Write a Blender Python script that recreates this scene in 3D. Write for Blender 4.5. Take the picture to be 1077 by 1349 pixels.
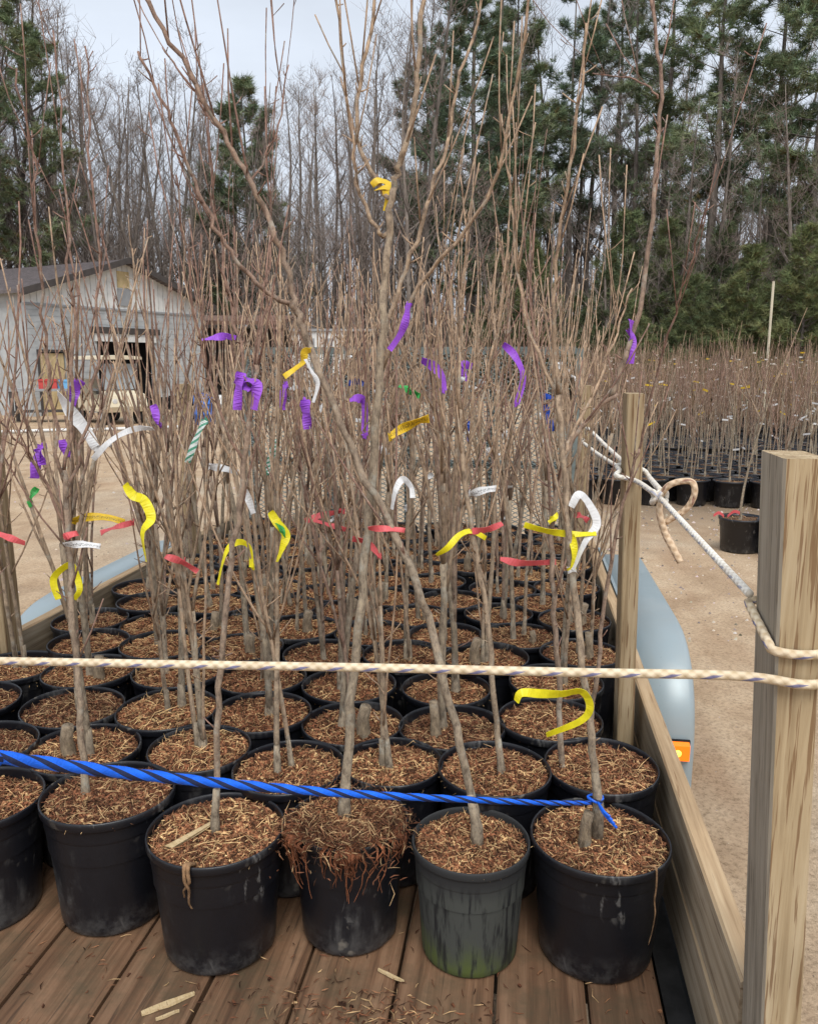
import bpy, math, random
from mathutils import Vector, Matrix, noise as mnoise

for o in list(bpy.data.objects):
    bpy.data.objects.remove(o)
scene = bpy.context.scene
COL = scene.collection
R = math.radians

# ------------------------------------------------------------------ camera
CAM = Vector((0, 0, 1.72))
PITCH, YAW, FPX, CX, CY = R(10.5), R(8.0), 1060.0, 538.5, 674.5
cam_d = bpy.data.cameras.new('camera')
cam = bpy.data.objects.new('camera', cam_d)
COL.objects.link(cam)
cam.location = CAM
cam.rotation_euler = (R(90) - PITCH, 0, YAW)
cam_d.sensor_fit = 'HORIZONTAL'
cam_d.sensor_width = 36
cam_d.lens = FPX / 1077.0 * 36
cam_d.clip_start = 0.05
cam_d.clip_end = 2000
scene.camera = cam

# ------------------------------------------------------------------ sky, sun, exposure
SUN_EL, SUN_AZ = R(55), R(200)
world = bpy.data.worlds.new('World')
scene.world = world
world.use_nodes = True
wn, wl = world.node_tree.nodes, world.node_tree.links
wn.clear()
w_out = wn.new('ShaderNodeOutputWorld')
w_bg = wn.new('ShaderNodeBackground')
w_sky = wn.new('ShaderNodeTexSky')
w_sky.sky_type = 'NISHITA'
w_sky.sun_disc = False
w_sky.sun_elevation = SUN_EL
w_sky.sun_rotation = SUN_AZ
w_sky.air_density = 1.0
w_sky.dust_density = 4.0
w_sky.ozone_density = 1.0
w_hsv = wn.new('ShaderNodeHueSaturation')          # a thin even overcast takes the blue out of the clear sky
w_hsv.inputs['Saturation'].default_value = 0.30
w_tc = wn.new('ShaderNodeTexCoord')
w_map = wn.new('ShaderNodeMapping')
w_map.inputs['Scale'].default_value = (1.0, 1.0, 3.0)
w_no = wn.new('ShaderNodeTexNoise')
w_no.inputs['Scale'].default_value = 2.6
w_no.inputs['Detail'].default_value = 6
w_rm = wn.new('ShaderNodeMapRange')
w_rm.inputs['From Min'].default_value = 0.3
w_rm.inputs['From Max'].default_value = 0.7
w_mix = wn.new('ShaderNodeMix')
w_mix.data_type = 'RGBA'
w_mix.inputs[7].default_value = (7.9, 8.7, 9.9, 1)
w_mul = wn.new('ShaderNodeMix')
w_mul.data_type = 'RGBA'
w_mul.blend_type = 'MULTIPLY'
w_mul.inputs[0].default_value = 1.0
w_rc = wn.new('ShaderNodeMapRange')
w_rc.inputs['To Min'].default_value = 0.84
w_rc.inputs['To Max'].default_value = 1.08
wl.new(w_sky.outputs[0], w_hsv.inputs['Color'])
w_mix.inputs[0].default_value = 0.8
wl.new(w_hsv.outputs[0], w_mix.inputs[6])
wl.new(w_tc.outputs['Generated'], w_map.inputs[0])
wl.new(w_map.outputs[0], w_no.inputs['Vector'])
wl.new(w_no.outputs[0], w_rm.inputs[0])
wl.new(w_rm.outputs[0], w_rc.inputs[0])
wl.new(w_mix.outputs[2], w_mul.inputs[6])
wl.new(w_rc.outputs[0], w_mul.inputs[7])
wl.new(w_mul.outputs[2], w_bg.inputs['Color'])
w_bg.inputs['Strength'].default_value = 0.058
wl.new(w_bg.outputs[0], w_out.inputs['Surface'])

sun_d = bpy.data.lights.new('sun', 'SUN')
sun_d.energy = 1.5
sun_d.angle = R(35)
sun_d.color = (1.0, 0.96, 0.9)
sun = bpy.data.objects.new('sun', sun_d)
COL.objects.link(sun)
sun.location = (0, 0, 30)
# the sun stands high behind the camera's right shoulder
sdir = Vector((math.sin(SUN_AZ) * math.cos(SUN_EL) * -1, math.cos(SUN_AZ) * math.cos(SUN_EL), math.sin(SUN_EL)))
sun.rotation_euler = (-sdir).to_track_quat('-Z', 'Y').to_euler()

vs = scene.view_settings
vs.view_transform = 'Standard'
vs.look = 'None'
vs.gamma = 1.0
vs.use_curve_mapping = False
vs.exposure = 0.98
scene.cycles.max_bounces = 4
scene.cycles.diffuse_bounces = 2
scene.cycles.use_adaptive_sampling = True
scene.cycles.adaptive_threshold = 0.02
scene.cycles.glossy_bounces = 2
scene.cycles.transmission_bounces = 2
scene.cycles.transparent_max_bounces = 4

# ------------------------------------------------------------------ helpers
FW = Vector((-math.sin(YAW) * math.cos(PITCH), math.cos(YAW) * math.cos(PITCH), -math.sin(PITCH)))
RT = Vector((math.cos(YAW), math.sin(YAW), 0))
UP = RT.cross(FW)


def ray(x, y):
    return FW + RT * ((x - CX) / FPX) - UP * ((y - CY) / FPX)


def onz(x, y, z):
    d = ray(x, y)
    return CAM + d * ((z - CAM.z) / d.z)


def ony(x, y, Y):
    d = ray(x, y)
    return CAM + d * (Y / d.y)


def far(x, dist, z=0.0):
    d = ray(x, 478)
    d.z = 0
    p = d.normalized() * dist
    return Vector((p.x, p.y, z))


def far_h(x, y, dist):
    d = ray(x, y)
    h = math.hypot(d.x, d.y)
    return CAM.z + d.z / h * dist


def pix(p):
    d = p - CAM
    z = d.dot(FW)
    return CX + FPX * d.dot(RT) / z, CY - FPX * d.dot(UP) / z, z


def smooth_path(pts, k=4):
    out = []
    n = len(pts)
    for i in range(n - 1):
        p0, p1, p2, p3 = pts[max(i - 1, 0)], pts[i], pts[i + 1], pts[min(i + 2, n - 1)]
        for j in range(k):
            t = j / k
            out.append(0.5 * ((2 * p1) + (p2 - p0) * t + (2 * p0 - 5 * p1 + 4 * p2 - p3) * t * t + (3 * p1 - p0 - 3 * p2 + p3) * t ** 3))
    out.append(pts[-1].copy())
    return out


class MB:
    """collects shapes; build() links them as one mesh object"""

    def __init__(s):
        s.v, s.f, s.c, s.m, s.uv = [], [], [], [], []
        s.use_c = s.use_uv = False

    def add(s, vs_, fs, col=None, mat=0, uvs=None):
        b = len(s.v)
        s.v.extend(vs_)
        for i, f in enumerate(fs):
            s.f.append([b + q for q in f])
            s.m.append(mat)
            s.c.append(col)
            s.uv.append(uvs[i] if uvs else None)
        if col is not None:
            s.use_c = True
        if uvs:
            s.use_uv = True

    def box(s, lo, hi, col=None, mat=0, M=None, jit=0, rng=None):
        x0, y0, z0 = lo
        x1, y1, z1 = hi
        vs_ = [(x0, y0, z0), (x1, y0, z0), (x1, y1, z0), (x0, y1, z0), (x0, y0, z1), (x1, y0, z1), (x1, y1, z1), (x0, y1, z1)]
        if jit:
            vs_ = [tuple(q + rng.uniform(-jit, jit) for q in v) for v in vs_]
        if M is not None:
            vs_ = [tuple(M @ Vector(v)) for v in vs_]
        s.add(vs_, [(0, 3, 2, 1), (4, 5, 6, 7), (0, 1, 5, 4), (1, 2, 6, 5), (2, 3, 7, 6), (3, 0, 4, 7)], col, mat)

    def bar(s, a, b, w, h=None, col=None, mat=0):
        a, b = Vector(a), Vector(b)
        d = b - a
        L = d.length
        q = d.to_track_quat('Z', 'Y').to_matrix().to_4x4()
        h = h or w
        s.box((-w / 2, -h / 2, 0), (w / 2, h / 2, L), col, mat, Matrix.Translation(a) @ q)

    def tube(s, pts, rads, n=6, col=None, mat=0, cap=True, cols=None, lump=0.0, rng=None):
        m = len(pts)
        vs_ = []
        prev = None
        for i in range(m):
            d = pts[min(i + 1, m - 1)] - pts[max(i - 1, 0)]
            if d.length < 1e-9:
                d = Vector((0, 0, 1))
            d.normalize()
            if prev is None:
                a = Vector((1, 0, 0)) if abs(d.x) < 0.8 else Vector((0, 1, 0))
            else:
                a = prev
            a = (a - d * a.dot(d)).normalized()
            b = d.cross(a)
            prev = a
            p = pts[i]
            for k in range(n):
                t = 2 * math.pi * k / n
                rr = rads[i] * (1 + (rng.uniform(-lump, lump) if lump else 0))
                vs_.append(p + a * (math.cos(t) * rr) + b * (math.sin(t) * rr))
        base = len(s.v)
        s.v.extend([tuple(q) for q in vs_])
        for i in range(m - 1):
            cc = cols[i] if cols else col
            for k in range(n):
                s.f.append([base + i * n + k, base + i * n + (k + 1) % n, base + (i + 1) * n + (k + 1) % n, base + (i + 1) * n + k])
                s.m.append(mat)
                s.c.append(cc)
                s.uv.append(None)
        if cap:
            for i, ring in ((0, [base + k for k in range(n)][::-1]), (m - 1, [base + (m - 1) * n + k for k in range(n)])):
                s.f.append(ring)
                s.m.append(mat)
                s.c.append(cols[min(i, m - 2)] if cols else col)
                s.uv.append(None)
        if col is not None or cols:
            s.use_c = True

    def lathe(s, prof, n=32, col=None, mat=0, rf=None, close=False, axis=None):
        vs_, fs = [], []
        for (r, z) in prof:
            for k in range(n):
                t = 2 * math.pi * k / n
                q = r * (rf(t, z) if rf else 1)
                vs_.append((q * math.cos(t), q * math.sin(t), z))
        m = len(prof)
        for i in range(m - 1):
            for k in range(n):
                fs.append((i * n + k, i * n + (k + 1) % n, (i + 1) * n + (k + 1) % n, (i + 1) * n + k))
        if close:
            fs.append(tuple(range(n))[::-1])
            fs.append(tuple((m - 1) * n + k for k in range(n)))
        if axis is not None:
            vs_ = [tuple(axis @ Vector(v)) for v in vs_]
        s.add(vs_, fs, col, mat)

    def prism(s, poly, x0, x1, col=None, mat=0, M=None):
        """polygon in (y,z) extruded along x"""
        n = len(poly)
        vs_ = [(x0, y, z) for y, z in poly] + [(x1, y, z) for y, z in poly]
        if M is not None:
            vs_ = [tuple(M @ Vector(v)) for v in vs_]
        fs = [tuple(range(n)), tuple(range(n, 2 * n))[::-1]]
        for i in range(n):
            fs.append((i, (i + 1) % n + 0, (i + 1) % n + n, i + n)[::-1])
        s.add(vs_, fs, col, mat)

    def mesh(s, name, mats, smooth=False):
        me = bpy.data.meshes.new(name)
        me.from_pydata([tuple(v) for v in s.v], [], s.f)
        for m in (mats if isinstance(mats, (list, tuple)) else [mats]):
            me.materials.append(m)
        if any(s.m):
            me.polygons.foreach_set('material_index', s.m)
        if smooth:
            me.polygons.foreach_set('use_smooth', [True] * len(s.f))
        if s.use_c:
            at = me.attributes.new('Col', 'FLOAT_COLOR', 'CORNER')
            buf = []
            for f, c in zip(s.f, s.c):
                c = c or (0.5, 0.5, 0.5)
                buf.extend((c[0], c[1], c[2], 1.0) * len(f))
            at.data.foreach_set('color', buf)
        if s.use_uv:
            ul = me.uv_layers.new(name='UVMap')
            buf = []
            for f, u in zip(s.f, s.uv):
                for q in range(len(f)):
                    buf.extend(u[q] if u else (0, 0))
            ul.data.foreach_set('uv', buf)
        me.update()
        return me

    def build(s, name, mats, parent=None, smooth=False):
        return link(name, s.mesh(name, mats, smooth), parent)


def link(name, me, parent=None):
    o = bpy.data.objects.new(name, me)
    COL.objects.link(o)
    if parent is not None:
        o.parent = parent
    return o


def tag(o, label=None, cat=None, group=None, kind=None):
    if label:
        o['label'] = label
    if cat:
        o['category'] = cat
    if group:
        o['group'] = group
    if kind:
        o['kind'] = kind
    return o


def empty(name, loc=(0, 0, 0), rz=0.0):
    o = bpy.data.objects.new(name, None)
    o.empty_display_size = 0.1
    COL.objects.link(o)
    o.location = loc
    o.rotation_euler = (0, 0, rz)
    return o


# ------------------------------------------------------------------ materials
class NT:
    def __init__(s, name):
        s.m = bpy.data.materials.new(name)
        s.m.use_nodes = True
        s.n, s.l = s.m.node_tree.nodes, s.m.node_tree.links
        s.b = s.n['Principled BSDF']

    def coord(s, kind='Object', scale=(1, 1, 1)):
        t = s.n.new('ShaderNodeTexCoord')
        mp = s.n.new('ShaderNodeMapping')
        mp.inputs['Scale'].default_value = scale
        s.l.new(t.outputs[kind], mp.inputs[0])
        return mp.outputs[0]

    def noise(s, vec, scale, detail=4, rough=0.55, dist=0.0):
        t = s.n.new('ShaderNodeTexNoise')
        t.inputs['Scale'].default_value = scale
        t.inputs['Detail'].default_value = detail
        t.inputs['Roughness'].default_value = rough
        t.inputs['Distortion'].default_value = dist
        if vec is not None:
            s.l.new(vec, t.inputs['Vector'])
        return t.outputs['Fac']

    def ramp(s, fac, stops):
        r = s.n.new('ShaderNodeValToRGB')
        el = r.color_ramp.elements
        while len(el) < len(stops):
            el.new(0.5)
        for e, (p, c) in zip(el, stops):
            e.position = p
            e.color = (*c, 1) if len(c) == 3 else c
        s.l.new(fac, r.inputs[0])
        return r.outputs[0]

    def rng(s, fac, a, b, c=0.0, d=1.0):
        r = s.n.new('ShaderNodeMapRange')
        for i, v in enumerate((a, b, c, d)):
            r.inputs[i + 1].default_value = v
        s.l.new(fac, r.inputs[0])
        return r.outputs[0]

    def mix(s, fac, a, b, mode='MIX'):
        m = s.n.new('ShaderNodeMix')
        m.data_type = 'RGBA'
        m.blend_type = mode
        for i, v in ((0, fac), (6, a), (7, b)):
            if isinstance(v, (int, float)):
                m.inputs[i].default_value = v if i == 0 else (v, v, v, 1)
            elif isinstance(v, tuple):
                m.inputs[i].default_value = (*v, 1)
            else:
                s.l.new(v, m.inputs[i])
        return m.outputs[2]

    def math(s, op, a, b=None):
        m = s.n.new('ShaderNodeMath')
        m.operation = op
        for i, v in ((0, a), (1, b)):
            if v is None:
                continue
            if isinstance(v, (int, float)):
                m.inputs[i].default_value = v
            else:
                s.l.new(v, m.inputs[i])
        return m.outputs[0]

    def attr(s, name='Col'):
        a = s.n.new('ShaderNodeAttribute')
        a.attribute_name = name
        return a.outputs['Color']

    def rand(s):
        return s.n.new('ShaderNodeObjectInfo').outputs['Random']

    def sep(s, vec):
        x = s.n.new('ShaderNodeSeparateXYZ')
        s.l.new(vec, x.inputs[0])
        return x.outputs

    def base(s, c):
        if isinstance(c, tuple):
            s.b.inputs['Base Color'].default_value = (*c, 1)
        else:
            s.l.new(c, s.b.inputs['Base Color'])

    def rough(s, v, spec=None):
        if isinstance(v, (int, float)):
            s.b.inputs['Roughness'].default_value = v
        else:
            s.l.new(v, s.b.inputs['Roughness'])
        if spec is not None:
            s.b.inputs['Specular IOR Level'].default_value = spec

    def bump(s, h, strength=0.3, dist=0.01):
        b = s.n.new('ShaderNodeBump')
        b.inputs['Strength'].default_value = strength
        b.inputs['Distance'].default_value = dist
        s.l.new(h, b.inputs['Height'])
        s.l.new(b.outputs[0], s.b.inputs['Normal'])


M = {}


def simple(name, col, rough=0.6, var=0.25, scale=8.0, metal=0.0, bump=0.15, dist=0.003):
    t = NT(name)
    v = t.coord()
    n = t.noise(v, scale, 5)
    t.base(t.mix(1.0, col, t.ramp(n, [(0.3, (1 - var,) * 3), (0.7, (1 + var * 0.4,) * 3)]), 'MULTIPLY'))
    t.rough(t.rng(n, 0.3, 0.7, rough - 0.1, min(1, rough + 0.1)))
    t.b.inputs['Metallic'].default_value = metal
    if bump:
        t.bump(t.noise(v, scale * 6, 3), bump, dist)
    M[name] = t.m
    return t


# pots
t = NT('pot')
v = t.coord()
n1 = t.noise(v, 5.0, 6, 0.65)
sc = t.noise(t.coord('Object', (30, 30, 4)), 2.0, 4)
rn = t.rand()
dust = t.math('MULTIPLY', t.rng(n1, 0.52, 0.66), t.rng(sc, 0.42, 0.62))
dust = t.math('MULTIPLY', dust, t.rng(rn, 0, 1, 0.35, 1.0))
spot = t.rng(t.noise(v, 23.0, 2), 0.64, 0.70)
spot = t.math('MULTIPLY', spot, t.rng(t.noise(v, 3.1, 1), 0.5, 0.6))
smear = t.math('MULTIPLY', t.rng(t.noise(t.coord('Object', (38, 38, 16)), 1.0, 3, 0.6, 0.6), 0.60, 0.68), t.rng(t.noise(v, 6.5, 2), 0.50, 0.60))
low = t.math('MULTIPLY', t.rng(t.sep(v)[2], 0.075, 0.0), t.rng(t.noise(v, 28, 5, 0.7), 0.42, 0.62))
dust = t.math('MAXIMUM', t.math('MULTIPLY', dust, 0.9), t.math('MAXIMUM', t.math('MULTIPLY', smear, 0.85), t.math('MULTIPLY', low, 0.55)))
cc = t.mix(dust, (0.0065, 0.007, 0.010), (0.115, 0.112, 0.108))
cc = t.mix(t.math('MULTIPLY', spot, 0.7), cc, (0.20, 0.18, 0.15))
t.base(cc)
t.rough(t.rng(n1, 0.35, 0.65, 0.30, 0.55), 0.5)
t.bump(t.math('ADD', t.noise(v, 60, 3), t.math('MULTIPLY', t.noise(v, 9, 2), 2.0)), 0.16, 0.003)
M['pot'] = t.m

t = NT('pot_algae')
v = t.coord()
z = t.sep(v)[2]
streak = t.noise(t.coord('Object', (46, 46, 5)), 1.6, 5, 0.6)
pat = t.noise(v, 9, 5)
film = t.mix(t.rng(streak, 0.38, 0.50), (0.008, 0.009, 0.010), (0.052, 0.056, 0.050))
film = t.mix(t.rng(z, 0.19, 0.235), film, (0.022, 0.023, 0.024))
gm = t.math('MULTIPLY', t.rng(t.math('ADD', z, t.math('MULTIPLY', pat, 0.22)), 0.20, 0.11), t.rng(t.math('ADD', streak, t.math('MULTIPLY', t.noise(v, 60, 3), 0.25)), 0.50, 0.68, 0.15, 1.0))
t.base(t.mix(gm, film, (0.075, 0.10, 0.022)))
t.rough(0.75)
t.bump(streak, 0.2, 0.002)
M['pot_algae'] = t.m

# mulch: each chip has its own colour
t = NT('mulch')
v = t.coord()
cc = t.mix(1.0, t.attr(), t.ramp(t.noise(v, 90, 3), [(0.3, (0.6, 0.58, 0.55)), (0.7, (1.2, 1.15, 1.1))]), 'MULTIPLY')
cc = t.mix(1.0, cc, t.ramp(t.noise(v, 13, 3), [(0.36, (0.52, 0.50, 0.50)), (0.62, (1.15, 1.13, 1.1))]), 'MULTIPLY')
cc = t.mix(1.0, cc, t.ramp(t.rand(), [(0.0, (0.68, 0.66, 0.68)), (0.5, (1.0, 0.95, 0.92)), (1.0, (1.2, 1.2, 1.15))]), 'MULTIPLY')
t.base(cc)
t.rough(0.9, 0.2)
t.bump(t.noise(v, 300, 3), 0.5, 0.003)
M['mulch'] = t.m

t = NT('soil')
v = t.coord()
t.base(t.ramp(t.noise(v, 70, 6, 0.7), [(0.25, (0.03, 0.017, 0.011)), (0.5, (0.10, 0.054, 0.032)), (0.75, (0.2, 0.12, 0.07))]))
t.rough(0.95, 0.15)
t.bump(t.noise(v, 140, 5, 0.7), 0.8, 0.01)
M['soil'] = t.m

# sapling bark
t = NT('sapling_bark')
v = t.coord()
n = t.noise(t.coord('Object', (1, 1, 0.5)), 95, 5, 0.7)
n2 = t.noise(v, 26, 5, 0.65)
cc = t.mix(1.0, t.attr(), t.ramp(n, [(0.32, (0.42, 0.39, 0.38)), (0.5, (0.98, 0.97, 0.96)), (0.72, (1.5, 1.48, 1.4))]), 'MULTIPLY')
cc = t.mix(t.rng(n2, 0.55, 0.66, 0, 0.6), cc, (0.36, 0.345, 0.29))
t.base(cc)
t.rough(0.78, 0.3)
t.bump(n, 0.8, 0.005)
M['sapling_bark'] = t.m


def wood(name, c0, c1, c2, grain=(22, 22, 1.2), rough=0.75, streak=(0.16, 0.085, 0.04), st=(0.62, 0.70), bump=0.3, stain=None):
    t = NT(name)
    v = t.coord('Object', grain)
    sv = t.n.new('ShaderNodeVectorMath')
    sv.operation = 'ADD'
    rr = t.n.new('ShaderNodeObjectInfo').outputs['Random']
    comb = t.n.new('ShaderNodeCombineXYZ')
    for i in range(3):
        t.l.new(t.math('MULTIPLY', rr, 37.0 + 11 * i), comb.inputs[i])
    t.l.new(v, sv.inputs[0])
    t.l.new(comb.outputs[0], sv.inputs[1])
    v = sv.outputs[0]
    g = t.noise(v, 2.2, 6, 0.6, 0.4)
    g2 = t.noise(v, 7.0, 3, 0.5)
    cc = t.ramp(g, [(0.28, c0), (0.5, c1), (0.72, c2)])
    cc = t.mix(t.rng(g2, st[0], st[1], 0, 0.75), cc, streak)
    cc = t.mix(1.0, cc, t.ramp(t.noise(t.coord(), 3, 4), [(0.3, (0.78, 0.78, 0.78)), (0.7, (1.1, 1.1, 1.1))]), 'MULTIPLY')
    if stain:
        cc = t.mix(t.rng(t.noise(t.coord(), 4.5, 6, 0.7), 0.46, 0.64, 0, 0.75), cc, stain)
    cc = t.mix(t.math('MULTIPLY', t.math('SUBTRACT', rr, 0.5), 0.35), cc, (0.02, 0.015, 0.01))
    t.base(cc)
    t.rough(rough, 0.3)
    t.bump(t.math('ADD', g, t.math('MULTIPLY', g2, 0.5)), bump, 0.004)
    M[name] = t.m


wood('post_wood', (0.22, 0.145, 0.075), (0.42, 0.315, 0.185), (0.54, 0.43, 0.28), (30, 30, 1.0), st=(0.57, 0.62), streak=(0.17, 0.085, 0.035))
wood('post_grey', (0.19, 0.16, 0.12), (0.34, 0.295, 0.23), (0.44, 0.39, 0.31), (30, 30, 1.0), streak=(0.12, 0.09, 0.06))
wood('rail_wood', (0.20, 0.145, 0.09), (0.36, 0.285, 0.195), (0.47, 0.39, 0.29), (26, 1.0, 26), streak=(0.15, 0.09, 0.05))
wood('rail_top', (0.24, 0.15, 0.08), (0.43, 0.30, 0.175), (0.54, 0.41, 0.26), (26, 1.0, 26), streak=(0.2, 0.11, 0.05))
wood('deck_wood', (0.07, 0.036, 0.02), (0.165, 0.09, 0.05), (0.265, 0.158, 0.094), (22, 0.9, 22), streak=(0.06, 0.035, 0.022), stain=(0.075, 0.06, 0.035), rough=0.7)
wood('board_pale', (0.45, 0.33, 0.16), (0.58, 0.45, 0.24), (0.66, 0.53, 0.3), (6, 6, 1.0))
wood('splinter', (0.45, 0.32, 0.16), (0.6, 0.45, 0.25), (0.68, 0.54, 0.33), (60, 6, 60))

# painted metal of the fenders
t = NT('fender_paint')
v = t.coord()
n = t.noise(v, 5, 6, 0.65)
sp = t.rng(t.noise(v, 45, 2), 0.73, 0.78)
sp = t.math('MULTIPLY', sp, t.rng(t.noise(v, 4, 2), 0.45, 0.6))
cc = t.mix(t.rng(n, 0.45, 0.75, 0, 0.5), (0.285, 0.345, 0.37), (0.33, 0.35, 0.345))
cc = t.mix(sp, cc, (0.05, 0.04, 0.035))
t.base(cc)
t.rough(t.rng(n, 0.3, 0.7, 0.28, 0.5), 0.5)
t.b.inputs['Metallic'].default_value = 0.15
t.bump(t.noise(v, 40, 3), 0.05, 0.002)
M['fender_paint'] = t.m
simple('frame_metal', (0.03, 0.03, 0.03), 0.95, 0.4, 20).b.inputs['Specular IOR Level'].default_value = 0.0
simple('gate_metal', (0.17, 0.20, 0.19), 0.5, 0.35, 20)
simple('rubber', (0.02, 0.02, 0.021), 0.8, 0.3, 20)
simple('rim_paint', (0.55, 0.56, 0.57), 0.4, 0.2, 8)

t = NT('amber_lens')
t.base((0.75, 0.17, 0.01))
t.rough(0.25)
t.b.inputs['Emission Color'].default_value = (1.0, 0.15, 0.004, 1)
t.b.inputs['Emission Strength'].default_value = 0.5
M['amber_lens'] = t.m
t = NT('amber_bulb')
t.base((0.9, 0.6, 0.1))
t.b.inputs['Emission Color'].default_value = (1.0, 0.5, 0.06, 1)
t.b.inputs['Emission Strength'].default_value = 1.3
M['amber_bulb'] = t.m


def rope_mat(name, c0, c1, fleck=None):
    t = NT(name)
    uv = t.n.new('ShaderNodeUVMap').outputs[0]
    s = t.sep(uv)
    u, w = s[0], s[1]
    tw = t.math('FRACT', t.math('ADD', t.math('MULTIPLY', u, 62.0), t.math('MULTIPLY', w, 2.0)))
    tw2 = t.math('FRACT', t.math('SUBTRACT', t.math('MULTIPLY', u, 62.0), t.math('MULTIPLY', w, 2.0)))
    h = t.math('ADD', t.math('PINGPONG', tw, 0.5), t.math('PINGPONG', tw2, 0.5))
    cc = t.mix(t.rng(h, 0.1, 0.7), c0, c1)
    dirt = t.noise(t.coord(), 16, 5)
    cc = t.mix(t.rng(dirt, 0.45, 0.75, 0, 0.5), cc, (0.40, 0.28, 0.17))
    if fleck:
        a = t.math('FRACT', t.math('ADD', t.math('MULTIPLY', u, 21.0), t.math('MULTIPLY', w, 2.0)))
        b = t.math('FRACT', t.math('MULTIPLY', w, 2.0))
        k = t.math('MULTIPLY', t.rng(a, 0.30, 0.24), t.math('LESS_THAN', t.math('ABSOLUTE', t.math('SUBTRACT', b, 0.5)), 0.17))
        cc = t.mix(t.math('MULTIPLY', k, 0.85), cc, fleck)
    t.base(cc)
    t.rough(0.85, 0.2)
    t.bump(h, 0.6, 0.003)
    M[name] = t.m


rope_mat('rope_cream', (0.52, 0.40, 0.25), (0.74, 0.63, 0.46), (0.13, 0.14, 0.30))
rope_mat('rope_white', (0.62, 0.58, 0.5), (0.82, 0.79, 0.72), (0.35, 0.36, 0.45))
rope_mat('rope_tan', (0.48, 0.33, 0.21), (0.70, 0.54, 0.38), (0.30, 0.16, 0.12))
simple('rope_blue', (0.003, 0.14, 0.85), 0.45, 0.25, 60, bump=0.4)
simple('rope_navy', (0.006, 0.014, 0.06), 0.6, 0.3, 60, bump=0.4)


def tape(name, c, trans=0.25, printed=None, stripes=None):
    t = NT(name)
    v = t.coord()
    n = t.noise(v, 60, 4)
    cc = t.mix(1.0, c, t.ramp(n, [(0.3, (0.85, 0.85, 0.85)), (0.7, (1.05, 1.05, 1.05))]), 'MULTIPLY')
    uv = t.sep(t.n.new('ShaderNodeUVMap').outputs[0])
    if printed:
        cm = t.n.new('ShaderNodeCombineXYZ')
        t.l.new(t.math('MULTIPLY', uv[0], 420.0), cm.inputs[0])
        t.l.new(t.math('MULTIPLY', uv[1], 7.0), cm.inputs[1])
        k = t.rng(t.noise(cm.outputs[0], 1.0, 1), 0.50, 0.54)
        k = t.math('MULTIPLY', k, t.math('LESS_THAN', t.math('ABSOLUTE', t.math('SUBTRACT', uv[1], 0.45)), 0.2))
        cc = t.mix(t.math('MULTIPLY', k, 0.75), cc, printed)
    if stripes:
        k = t.math('LESS_THAN', t.math('FRACT', t.math('ADD', t.math('MULTIPLY', uv[0], 55.0), uv[1])), 0.42)
        cc = t.mix(k, cc, stripes)
    t.base(cc)
    t.rough(0.42, 0.4)
    # thin plastic lets some light through
    tr = t.n.new('ShaderNodeBsdfTranslucent')
    t.l.new(cc, tr.inputs['Color'])
    mx = t.n.new('ShaderNodeMixShader')
    mx.inputs[0].default_value = trans
    out = t.n['Material Output']
    t.l.new(t.b.outputs[0], mx.inputs[1])
    t.l.new(tr.outputs[0], mx.inputs[2])
    t.l.new(mx.outputs[0], out.inputs['Surface'])
    t.bump(n, 0.2, 0.003)
    M[name] = t.m


tape('tape_lemon', (0.88, 0.78, 0.02))
tape('tape_gold', (0.86, 0.58, 0.03), printed=(0.12, 0.08, 0.03))
tape('tape_golden', (0.86, 0.60, 0.04))
tape('tape_red', (0.74, 0.13, 0.14))
tape('tape_white', (0.80, 0.80, 0.80))
tape('tape_tag', (0.80, 0.80, 0.80), printed=(0.1, 0.1, 0.1))
tape('tape_purple', (0.44, 0.13, 0.80), trans=0.35)
tape('tape_green', (0.06, 0.45, 0.10), printed=(0.02, 0.08, 0.02))
tape('tape_blue', (0.01, 0.06, 0.38))
tape('tape_stripe', (0.74, 0.80, 0.77), stripes=(0.10, 0.36, 0.24))

# ground
t = NT('dirt')
v = t.coord()
big = t.noise(v, 0.35, 4)
mid = t.noise(v, 2.2, 6, 0.62)
tracks = t.noise(t.coord('Object', (1.3, 0.22, 1)), 2.0, 5, 0.6)
fine = t.noise(v, 55, 6, 0.8)
cc = t.ramp(mid, [(0.25, (0.29, 0.195, 0.12)), (0.5, (0.44, 0.32, 0.21)), (0.75, (0.53, 0.41, 0.285))])
cc = t.mix(t.rng(tracks, 0.5, 0.72, 0, 0.75), cc, (0.32, 0.205, 0.125))
cc = t.mix(t.rng(big, 0.5, 0.68, 0, 0.6), cc, (0.38, 0.33, 0.26))
cc = t.mix(1.0, cc, t.ramp(fine, [(0.34, (0.55, 0.53, 0.50)), (0.5, (1, 1, 1)), (0.66, (1.2, 1.2, 1.2))]), 'MULTIPLY')
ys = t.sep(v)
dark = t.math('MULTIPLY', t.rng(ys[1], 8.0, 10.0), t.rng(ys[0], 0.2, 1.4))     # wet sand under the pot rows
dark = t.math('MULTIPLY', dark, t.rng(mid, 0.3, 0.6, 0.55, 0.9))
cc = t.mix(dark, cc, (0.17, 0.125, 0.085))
leaf = t.math('ADD', t.math('MULTIPLY', ys[1], 1.0), t.math('MULTIPLY', big, 6.0))
cc = t.mix(t.rng(leaf, 38.0, 42.0), cc, t.ramp(t.noise(v, 6, 5, 0.7), [(0.3, (0.05, 0.033, 0.02)), (0.7, (0.16, 0.105, 0.062))]))
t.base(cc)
t.rough(0.95, 0.15)
t.bump(t.math('ADD', t.math('MULTIPLY', mid, 1.0), t.math('MULTIPLY', fine, 0.35)), 0.7, 0.04)
M['dirt'] = t.m
t = NT('pebbles')
t.base(t.attr())
t.rough(0.9, 0.2)
M['pebbles'] = t.m

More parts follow.
